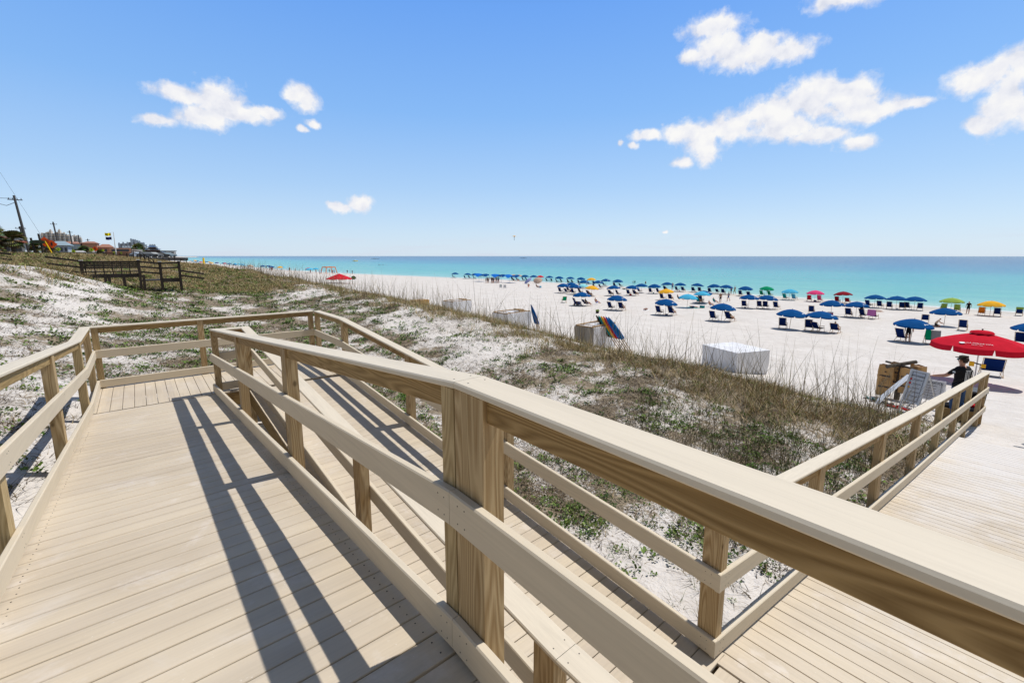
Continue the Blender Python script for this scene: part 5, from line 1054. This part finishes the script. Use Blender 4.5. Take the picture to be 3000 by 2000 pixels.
# palms
def palm(x,y,z,h,cr,label,seed,bush=False):
    rr=random.Random(seed); r=empty('palm_tree',(x,y,z)); tag(r,label,'palm tree','palm trees by the road')
    MB().tube([(0,0,-.4),(rr.uniform(-.1,.1),0,h*.5),(rr.uniform(-.15,.15),0,h)],[.26,.22,.2],8).build('trunk','old_post',r)
    co=[];cc=[]
    for f in range(110):
        a=rr.uniform(0,6.283); e=rr.uniform(-.75,1.45); L=cr*rr.uniform(.55,.8); base=Vector((0,0,h)); d=Vector((math.cos(a)*math.cos(e),math.sin(a)*math.cos(e),math.sin(e))); hub=base+d*L*.55; up=Vector((0,0,1)); s=d.cross(up); s=s.normalized() if s.length>.1 else Vector((1,0,0)); u=s.cross(d)
        c=(.15,.18,.07) if e>.0 else (.26,.20,.10) if rr.random()<.5 else (.16,.16,.07); c=tuple(k*rr.uniform(.6,1.5) for k in c)
        for q in range(11):
            b=(q-5)/5*1.35; dd=(d*math.cos(b)+s*math.sin(b)).normalized(); tip=hub+dd*L*.62-up*L*.20*abs(math.cos(b)); w=(d*-math.sin(b)+s*math.cos(b))*L*.085
            co+=[tuple(hub),tuple(hub+dd*L*.3+w),tuple(tip),tuple(hub+dd*L*.3-w)]; cc+=[c]*4
        co+=[tuple(base-s*.02),tuple(base+s*.02),tuple(hub+s*.02),tuple(hub-s*.02)]; cc+=[c]*4
    o=np_mesh('crown',np.array(co),np.arange(len(co)).reshape(-1,4),'plants',col=np.clip(np.array(cc),0,1)); o.parent=r
for i,(x,y,z,h,cr,l) in enumerate(((-12.0,75,1.2,3.2,1.7,'palm cut by the left picture edge, tallest of the roadside palms'),(-10.7,78,1.2,2.2,1.55,'broad bushy palm left of the big utility pole'),(-11.9,80,1.3,2.0,1.5,'low palm at the left under the tallest palm'),(-9.6,84,1.3,1.4,1.0,'small palm right beside the big utility pole'),(-11.3,72,1.2,.9,1.0,'short dark green palm shrub in front of the broad palm'),(-12.4,122,1.5,1.7,1.7,'palm behind the yellow guy wire guard'),(-14.6,180,1.5,1.6,2.0,'palm between the white house and the grey board'),(-11.6,190,1.5,1.6,2.3,'wide palm in front of the terracotta building'),(-7.8,185,1.5,.9,1.6,'palm shrub right of the white truck'),(1.6,260,1.5,3.2,3.4,'palm in front of the pagoda restaurant'),(-1.4,230,1.5,1.4,2.0,'low bushy palm between the lime signs'))):
    palm(x,y,z,h,cr,l,i)
# houses and towers
def bld(name,label,cat='building'): r=empty(name); return tag(r,label,cat)
def gable(r,x0,x1,y0,y1,z0,z1,zr,wall,roof,win=0):
    MB().box(((x0+x1)/2,(y0+y1)/2,(z0+z1)/2),(x1-x0,y1-y0,z1-z0)).build('wall',wall,r)
    m=MB(); e=.6; yc=(y0+y1)/2; xa=x0-e; xb=x1+e
    m.add([(xa,y0-e,z1),(xb,y0-e,z1),(xb,y1+e,z1),(xa,y1+e,z1),(x0+(x1-x0)*.25,yc,zr),(x1-(x1-x0)*.25,yc,zr)],[(0,1,5,4),(1,2,5),(2,3,4,5),(3,0,4),(0,3,2,1)]); m.build('roof',roof,r)
    for k in range(win):
        xc=x0+(x1-x0)*(k+.5)/win; MB().box((xc,y0-.03,z0+(z1-z0)*.62),((x1-x0)/win*.5,.08,(z1-z0)*.34)).build('window','window_dark',r)
r=bld('house','low white beach house with a wide grey roof behind the palms at the left edge'); gable(r,-27,-16.2,128,140,1.4,3.7,6.1,'wall_white','roof_grey',7)
r=bld('house','white two storey house with a blue grey roof left of the grey board'); gable(r,-16.6,-13.4,168,178,1.5,4.3,5.5,'wall_grey','roof_blue',4)
r=bld('commercial_building','long terracotta building with a tiled roof'); gable(r,-27.5,-18.6,298,318,1.5,7.2,8.4,'pagoda','roof_tile',5); gable(r,-18.5,-13.4,296,316,1.5,7.6,8.6,'terracotta','roof_tile',0); gable(r,-13.2,-8.0,300,315,1.5,5.8,7.4,'terracotta','roof_tile',3)
r=bld('shop','flat roofed brick coloured shop row right of the flags'); MB().box((-3.9,230,3.0),(6.2,8,3.0)).build('wall','terracotta',r); MB().box((-3.9,225.9,3.6),(5,.1,.8)).build('window','window_dark',r); MB().box((1.0,232,2.7),(3.2,8,2.6)).build('wall','wall_white',r)
r=bld('billboard_board','grey roadside board on posts in front of the palms','billboard'); MB().box((-15.2,210,4.6),(3.2,.2,1.5)).build('panel','roof_blue',r)
for s in (-1,1): MB().tube([(-15.2+s,210.1,1.5),(-15.2+s,210.1,4)],.1,6).build('post','creosote',r)
def tower(x0,x1,y,z1,mat,label,floors,bays,steps=None,dep=18):
    r=bld('condominium_tower',label); st=steps or [1.]*bays; n=len(st); w=(x1-x0)/n
    for i,s in enumerate(st): MB().box((x0+w*(i+.5),y+dep/2+(i%2)*2,(z1*s+1.5)/2),(w*.99,dep,z1*s-1.5)).build('wall',mat,r)
    mb=MB(); mb2=MB()
    for i,s in enumerate(st):
        for f in range(floors):
            zz=1.5+(z1-1.5)*(f+.55)/floors
            if zz+.5<z1*s:
                yy=y+(i%2)*2; mb.box((x0+w*(i+.5),yy-.1,zz),(w*.66,.5,(z1-1.5)/floors*.5)); mb2.box((x0+w*(i+.5),yy-.5,zz-(z1-1.5)/floors*.33),(w*.74,1.1,(z1-1.5)/floors*.12))
    o=mb.build('windows','tower_glass',r); mb2.build('balconies','wall_white',r)
    for i in range(0,n,max(1,n//5)): MB().box((x0+w*(i+.5),y+8,z1*st[i]+.8),(w*.7,6,2.2)).build('roof_house',mat,r)
tower(-97,-66,900,33,'condo_beige','large beige condominium block with many balconies behind the terracotta building',9,14,[.95,1,.98,1.05,1.1,1,.98,1.05,1.12,1.02,1,.97,.9,.9])
tower(-74,-62.5,1000,32,'condo_beige','narrow beige condominium tower right of the large beige block',10,5,[1,1.03,1,1,.92])
tower(-23,22,1200,29,'condo_blue','wide blue grey condominium complex right of the flagpole',11,14,[.9,.9,.95,.92,.95,1,1.2,1.22,1.15,1.15,1.05,1.0,.95,.85])
tower(-12,14,800,13,'condo_pale','low pale green blue hotel in front of the blue grey towers',4,9)
tower(32,58,1500,30,'condo_pale','pale stepped tower at the right end of the skyline',12,6,[1,1,1,.75,.5,.25])
r=bld('pagoda_restaurant','dark pagoda roofed restaurant on stilts by the beach car park','restaurant')
for zc,w,h in ((2.6,9,1.2),(4.2,6,1.0),(5.5,3.2,.8)): MB().box((7.4,300,zc),(w,5,h)).build('wall','pagoda',r)
for zc,w in ((3.4,11),(4.9,7.6),(6.1,4.4)):
    m=MB(); a=w/2; m.add([(7.4-a,297,zc),(7.4+a,297,zc),(7.4+a,303,zc),(7.4-a,303,zc),(7.4-a*.4,300,zc+.7),(7.4+a*.4,300,zc+.7)],[(0,1,5,4),(1,2,5),(2,3,4,5),(3,0,4)]); m.build('roof','window_dark',r)
r=bld('beach_building','white flat roofed beach building right of the pagoda'); MB().box((14.0,310,2.9),(7.0,8,2.4)).build('wall','wall_white',r); MB().box((14.0,310,4.3),(7.8,9,.3)).build('roof','roof_blue',r); MB().box((14.0,305.9,3.3),(5,.1,.7)).build('window','window_dark',r)
# vehicles
def car(x,y,z,rz,mat,label,truck=False):
    r=empty('parked_car' if not truck else 'box_truck',(x,y,z),rz); tag(r,label,'truck' if truck else 'car'); 
    if truck:
        MB().box((0,0,1.6),(5.2,2.1,2.1)).build('cargo_box',mat,r); MB().box((3.3,0,1.15),(1.5,2.0,1.5)).build('cab',mat,r); MB().box((3.6,0,1.5),(.95,2.03,.5)).build('window','window_dark',r)
    else:
        m=MB(); prof=[(-2.2,.35),(-2.2,.85),(-1.9,.95),(-1.3,1.42),(.5,1.42),(1.2,.98),(2.1,.85),(2.2,.35)]
        vs=[(a,s*.88*(1 if b<1 else .82),b) for s in (-1,1) for a,b in prof]; n=len(prof); m.add(vs,[tuple(range(n)),tuple(range(2*n-1,n-1,-1))]+[(k,(k+1)%n,(k+1)%n+n,k+n) for k in range(n)]); m.build('body',mat,r)
        MB().add([(-1.25,-.80,1.0),(.95,-.80,1.0),(.42,-.745,1.36),(-1.05,-.745,1.36),(-1.25,.80,1.0),(.95,.80,1.0),(.42,.745,1.36),(-1.05,.745,1.36)],[(0,1,2,3),(4,5,6,7)]).build('side_window','window_dark',r)
    for a in (-1.4,1.4 if not truck else 3.2):
        for s in (-.85,.85): MB().tube([(a,s-.1,.32),(a,s+.1,.32)],.32,12).build('wheel','dark_metal',r)
car(-14.4,282,1.5,.1,'white_paint','white box truck behind the orange red diamond sign',True)
car(-10.9,165,1.5,0,'white_paint','white car low behind the fence right of the grey board')
for i,(x,y,m,l) in enumerate(((2.6,150,'roof_grey','grey car'),(4.0,160,'wall_white','white car'),(5.6,165,'dark_metal','black car'),(7.6,170,'roof_blue','blue grey car'),(1.2,155,'condo_blue','dark blue car'))):
    car(x,y,1.15,.15*i,m,l+' parked below the pagoda restaurant')
tag(MB().box((4,165,.75),(13,45,.7)).build('car_park','asphalt'),kind='structure')
# yellow signal posts on the beach, boats
for i,(x,y,h) in enumerate(((14.5,150,3.),(16.5,170,2.))):
    r=tag(MB().tube([(x,y,-3),(x,y,H(x,125)+h)],.22,8).build('marker_post','guard_yellow'),('taller','shorter')[i]+' yellow marker post on the far dune edge','post')
def boat(x,y,rz,L,mat,label):
    r=empty('boat',(x,y,SEA),rz); tag(r,label,'boat'); m=MB(); sec=[]; n=7
    for k in range(n):
        t=k/(n-1); w=.9*math.sin(math.pi*min(.97,.35+.65*t))**.8; sec+= [((t-.5)*L,-w,.75+.25*t),((t-.5)*L,-w*.6,-.1),((t-.5)*L,w*.6,-.1),((t-.5)*L,w,.75+.25*t)]
    m.add(sec,[(4*k+j,4*k+(j+1)%4,4*k+4+(j+1)%4,4*k+4+j) for k in range(n-1) for j in range(4)]+[(0,1,2,3),(4*n-4,4*n-3,4*n-2,4*n-1)]); m.build('hull',mat,r)
    MB().box((-L*.08,0,1.3),(L*.25,1.0,.9)).build('cabin','white_paint',r)
boat(250,660,.9,22,'guard_yellow','yellow banana shaped boat far out on the water'); boat(480,1130,-.4,20,'white_paint','white motor boat far out near the horizon right of the yellow boat')
boat(1100,1250,2.2,26,'dark_metal','dark speedboat trailing a white wake near the horizon')
k=tag(MB().box((1180,1180,SEA+.05),(160,9,.1),M=Matrix.Rotation(-.75,3,'Z')).build('boat_wake','white_paint'),'white foam wake behind the dark speedboat','wake')
# parasail
r=empty('parasail',(760,900,48)); tag(r,'tiny striped parasail above the horizon','parasail'); m=MB(); vs=[];n=8
for i in range(n+1):
    for j in range(n+1): u,v=i/n*2-1,j/n*2-1; vs.append((u*5,v*5,5*math.sqrt(max(0,1.2-.5*u*u-.5*v*v))))
m.add(vs,[(i*(n+1)+j,i*(n+1)+j+1,(i+1)*(n+1)+j+1,(i+1)*(n+1)+j) for i in range(n) for j in range(n)]); m.build('canopy','yellow_canvas',r); MB().tube([(0,0,5),(0,0,-6)],.5,5).build('harness','dark_metal',r)
# ---------------------------------------------------------------- sky, sun, camera
w=bpy.data.worlds.new('World'); scene.world=w; w.use_nodes=True; nt=w.node_tree; nt.nodes.clear(); t=NT(nt)
out=nt.nodes.new('ShaderNodeOutputWorld'); bg=nt.nodes.new('ShaderNodeBackground'); nt.links.new(bg.outputs[0],out.inputs[0]); bg.inputs[1].default_value=.1
sky=nt.nodes.new('ShaderNodeTexSky'); sky.sky_type='NISHITA'; sky.sun_disc=False
SUN=Vector((.548,-.09,1)).normalized(); el=math.asin(SUN.z); az=math.atan2(SUN.x,SUN.y)
sky.sun_elevation=el; sky.sun_rotation=az; sky.altitude=0; sky.air_density=1.0; sky.dust_density=.6; sky.ozone_density=3.0
tc=nt.nodes.new('ShaderNodeTexCoord'); dirv=tc.outputs['Generated']
hs=nt.nodes.new('ShaderNodeHueSaturation'); hs.inputs['Saturation'].default_value=1.25; hs.inputs['Value'].default_value=1.0; nt.links.new(sky.outputs[0],hs.inputs['Color'])
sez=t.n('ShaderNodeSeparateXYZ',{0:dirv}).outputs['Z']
gr=t.ramp(sez,[(.0,(.68,.815,.955)),(.05,(.60,.77,.96)),(.14,(.44,.66,.965)),(.28,(.265,.52,.965)),(.45,(.165,.40,.945)),(.58,(.06,.17,.42)),(.8,(.045,.085,.17)),(1,(.04,.07,.13))])  # darkened overhead, out of view, to keep shadows dark and neutral
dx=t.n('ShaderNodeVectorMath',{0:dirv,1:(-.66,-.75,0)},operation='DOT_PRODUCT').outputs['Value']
gr=t.mix(t.math('MULTIPLY',t.math('ADD',dx,.05),3.,clamp=True),gr,(.21,.215,.215))  # unseen landward sky greyed so shaded faces lose their blue
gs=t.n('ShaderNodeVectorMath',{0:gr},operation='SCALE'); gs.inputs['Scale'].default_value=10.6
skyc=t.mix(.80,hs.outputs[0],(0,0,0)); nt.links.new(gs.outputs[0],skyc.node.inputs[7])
nz=nt.nodes.new('ShaderNodeTexNoise'); nz.inputs['Scale'].default_value=16; nz.inputs['Detail'].default_value=10; nz.inputs['Roughness'].default_value=.58; nt.links.new(dirv,nz.inputs['Vector'])
off=t.n('ShaderNodeVectorMath',{0:nz.outputs['Color'],1:(.5,.5,.5)},operation='SUBTRACT'); sc=t.n('ShaderNodeVectorMath',{0:off.outputs[0]},operation='SCALE'); sc.inputs['Scale'].default_value=.035
wd=t.n('ShaderNodeVectorMath',{0:dirv,1:sc.outputs[0]},operation='ADD').outputs[0]
# puffs: azimuth, elevation, half width, half height in degrees
PUFFS=[(5.2,15.4,2.0,.55),(8.2,15.3,1.7,1.3),(6.9,13.5,1.9,.8),(9.9,14.2,2.2,.6),(12.3,14.7,1.6,.4),(16.2,16.6,1.5,.85),(2.9,12.5,1.1,.4),(17.1,14.3,.6,.4),(15.9,13.6,.4,.3),
 (19.5,5.5,1.2,.5),(21.5,6.1,1.0,.8),(18.6,5.6,.6,.3),
 (62.5,23.3,2.2,.8),(63.0,21.3,1.7,1.3),(65.8,20.3,2.4,1.1),(69.6,20.1,1.9,.8),(60.4,20.8,.8,.5),(74.2,23.6,2.3,.8),(67.0,21.2,1.2,.7),
 (56.3,13.5,1.6,.45),(59.6,13.6,1.4,.8),(61.8,12.9,1.7,1.3),(62.6,11.5,1.1,.9),(65.0,13.9,2.1,1.2),(68.6,14.6,2.3,1.35),(72.4,15.4,2.1,1.6),(75.3,14.8,1.9,1.35),(70.5,13.0,2.6,.9),(76.6,13.7,2.0,.7),(79.6,13.6,1.5,.35),(76.3,10.9,1.3,.6),(73.0,12.0,2.0,.6),
 (60.0,10.5,.75,.55),(52.9,12.9,.3,.22),(54.6,12.6,.5,.25),(84.2,14.6,1.7,.85),(87.0,15.0,1.7,1.1),(85.9,12.3,1.0,1.6),(88.0,11.4,1.6,1.0),(84.7,11.0,.8,.5),(89.5,13.5,1.0,2.0),(58.4,2.7,.35,.18)]
cur=None; cur2=None
for a,e,wa,he in PUFFS:
    A,E2=R_(a),R_(e); c=(math.sin(A)*math.cos(E2),math.cos(A)*math.cos(E2),math.sin(E2))
    mp=nt.nodes.new('ShaderNodeMapping'); mp.vector_type='TEXTURE'; mp.inputs['Location'].default_value=c; mp.inputs['Rotation'].default_value=(0,0,-A); mp.inputs['Scale'].default_value=(R_(wa)*1.12,R_(max(wa,he))*1.5,R_(he)*1.18); nt.links.new(wd,mp.inputs['Vector'])
    ln=t.n('ShaderNodeVectorMath',{0:mp.outputs[0]},operation='LENGTH').outputs['Value']
    cur=ln if cur is None else t.math('SMOOTH_MIN',cur,ln,.45)
n2=t.noise(dirv,38,9,.62,.2)
dens=t.math('ADD',t.math('SUBTRACT',1.48,cur),t.math('MULTIPLY',t.math('SUBTRACT',n2,.5),1.9))
alpha=t.math('MULTIPLY',dens,1.35,clamp=True); alpha=t.math('POWER',alpha,1.3)
core=t.ramp(t.math('ADD',t.math('MULTIPLY',dens,.22),t.math('ADD',.42,t.math('MULTIPLY',t.math('SUBTRACT',t.noise(t.map(dirv,(1,1,1),(0,0,0)),17,6,.55),t.noise(t.map(dirv,(1,1,1),(0,0,.014)),17,6,.55)),2.6))),[(.10,(.70,.74,.86)),(.55,(.90,.91,.965)),(.9,(1.0,.995,.99))])  # billow shading as if lit from above, painted into the cloud colour
# thin streaks low over the sea
se=t.n('ShaderNodeSeparateXYZ',{0:dirv}).outputs['Z']; stn=t.noise(t.map(dirv,(3.5,3.5,40)),1.6,7,.6)
band=t.math('MULTIPLY',t.math('MULTIPLY',t.ramp(se,[(.0,(1,1,1)),(.06,(0,0,0))]),t.ramp(stn,[(.50,(0,0,0)),(.66,(1,1,1))])),.45)
cl=t.n('ShaderNodeVectorMath',{0:core},operation='SCALE'); cl.inputs['Scale'].default_value=9.5
a2=t.math('MAXIMUM',alpha,band)
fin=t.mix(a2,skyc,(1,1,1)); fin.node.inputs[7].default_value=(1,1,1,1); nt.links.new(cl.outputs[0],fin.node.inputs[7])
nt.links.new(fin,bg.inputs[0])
sl=bpy.data.lights.new('sun','SUN'); sl.energy=4.2; sl.angle=R_(.53); sl.color=(1,.955,.89); so=bpy.data.objects.new('sun',sl); COL.objects.link(so); so.rotation_euler=SUN.to_track_quat('Z','Y').to_euler(); so.location=(0,0,30)
cam=bpy.data.cameras.new('camera'); cam.lens=1306.2116/3000*36; cam.sensor_width=36; cam.shift_y=-42.2456/3000; cam.clip_end=60000; cam.clip_start=.05
co=bpy.data.objects.new('camera',cam); COL.objects.link(co); scene.camera=co
p_,y_,r_=.1577,.6964,.0004
Fv=Vector((math.sin(y_)*math.cos(p_),math.cos(y_)*math.cos(p_),-math.sin(p_))); R0=Vector((math.cos(y_),-math.sin(y_),0)); U0=R0.cross(Fv)
Rv=math.cos(r_)*R0+math.sin(r_)*U0; Uv=-math.sin(r_)*R0+math.cos(r_)*U0
M=Matrix((Rv,Uv,-Fv)).transposed().to_4x4(); M.translation=(0,0,1.55); co.matrix_world=M
scene.view_settings.view_transform='Standard'; scene.view_settings.look='None'; scene.view_settings.exposure=0.0; scene.view_settings.gamma=1
scene.cycles.max_bounces=5; scene.cycles.diffuse_bounces=3; scene.cycles.glossy_bounces=2; scene.cycles.transmission_bounces=2; scene.cycles.volume_bounces=0
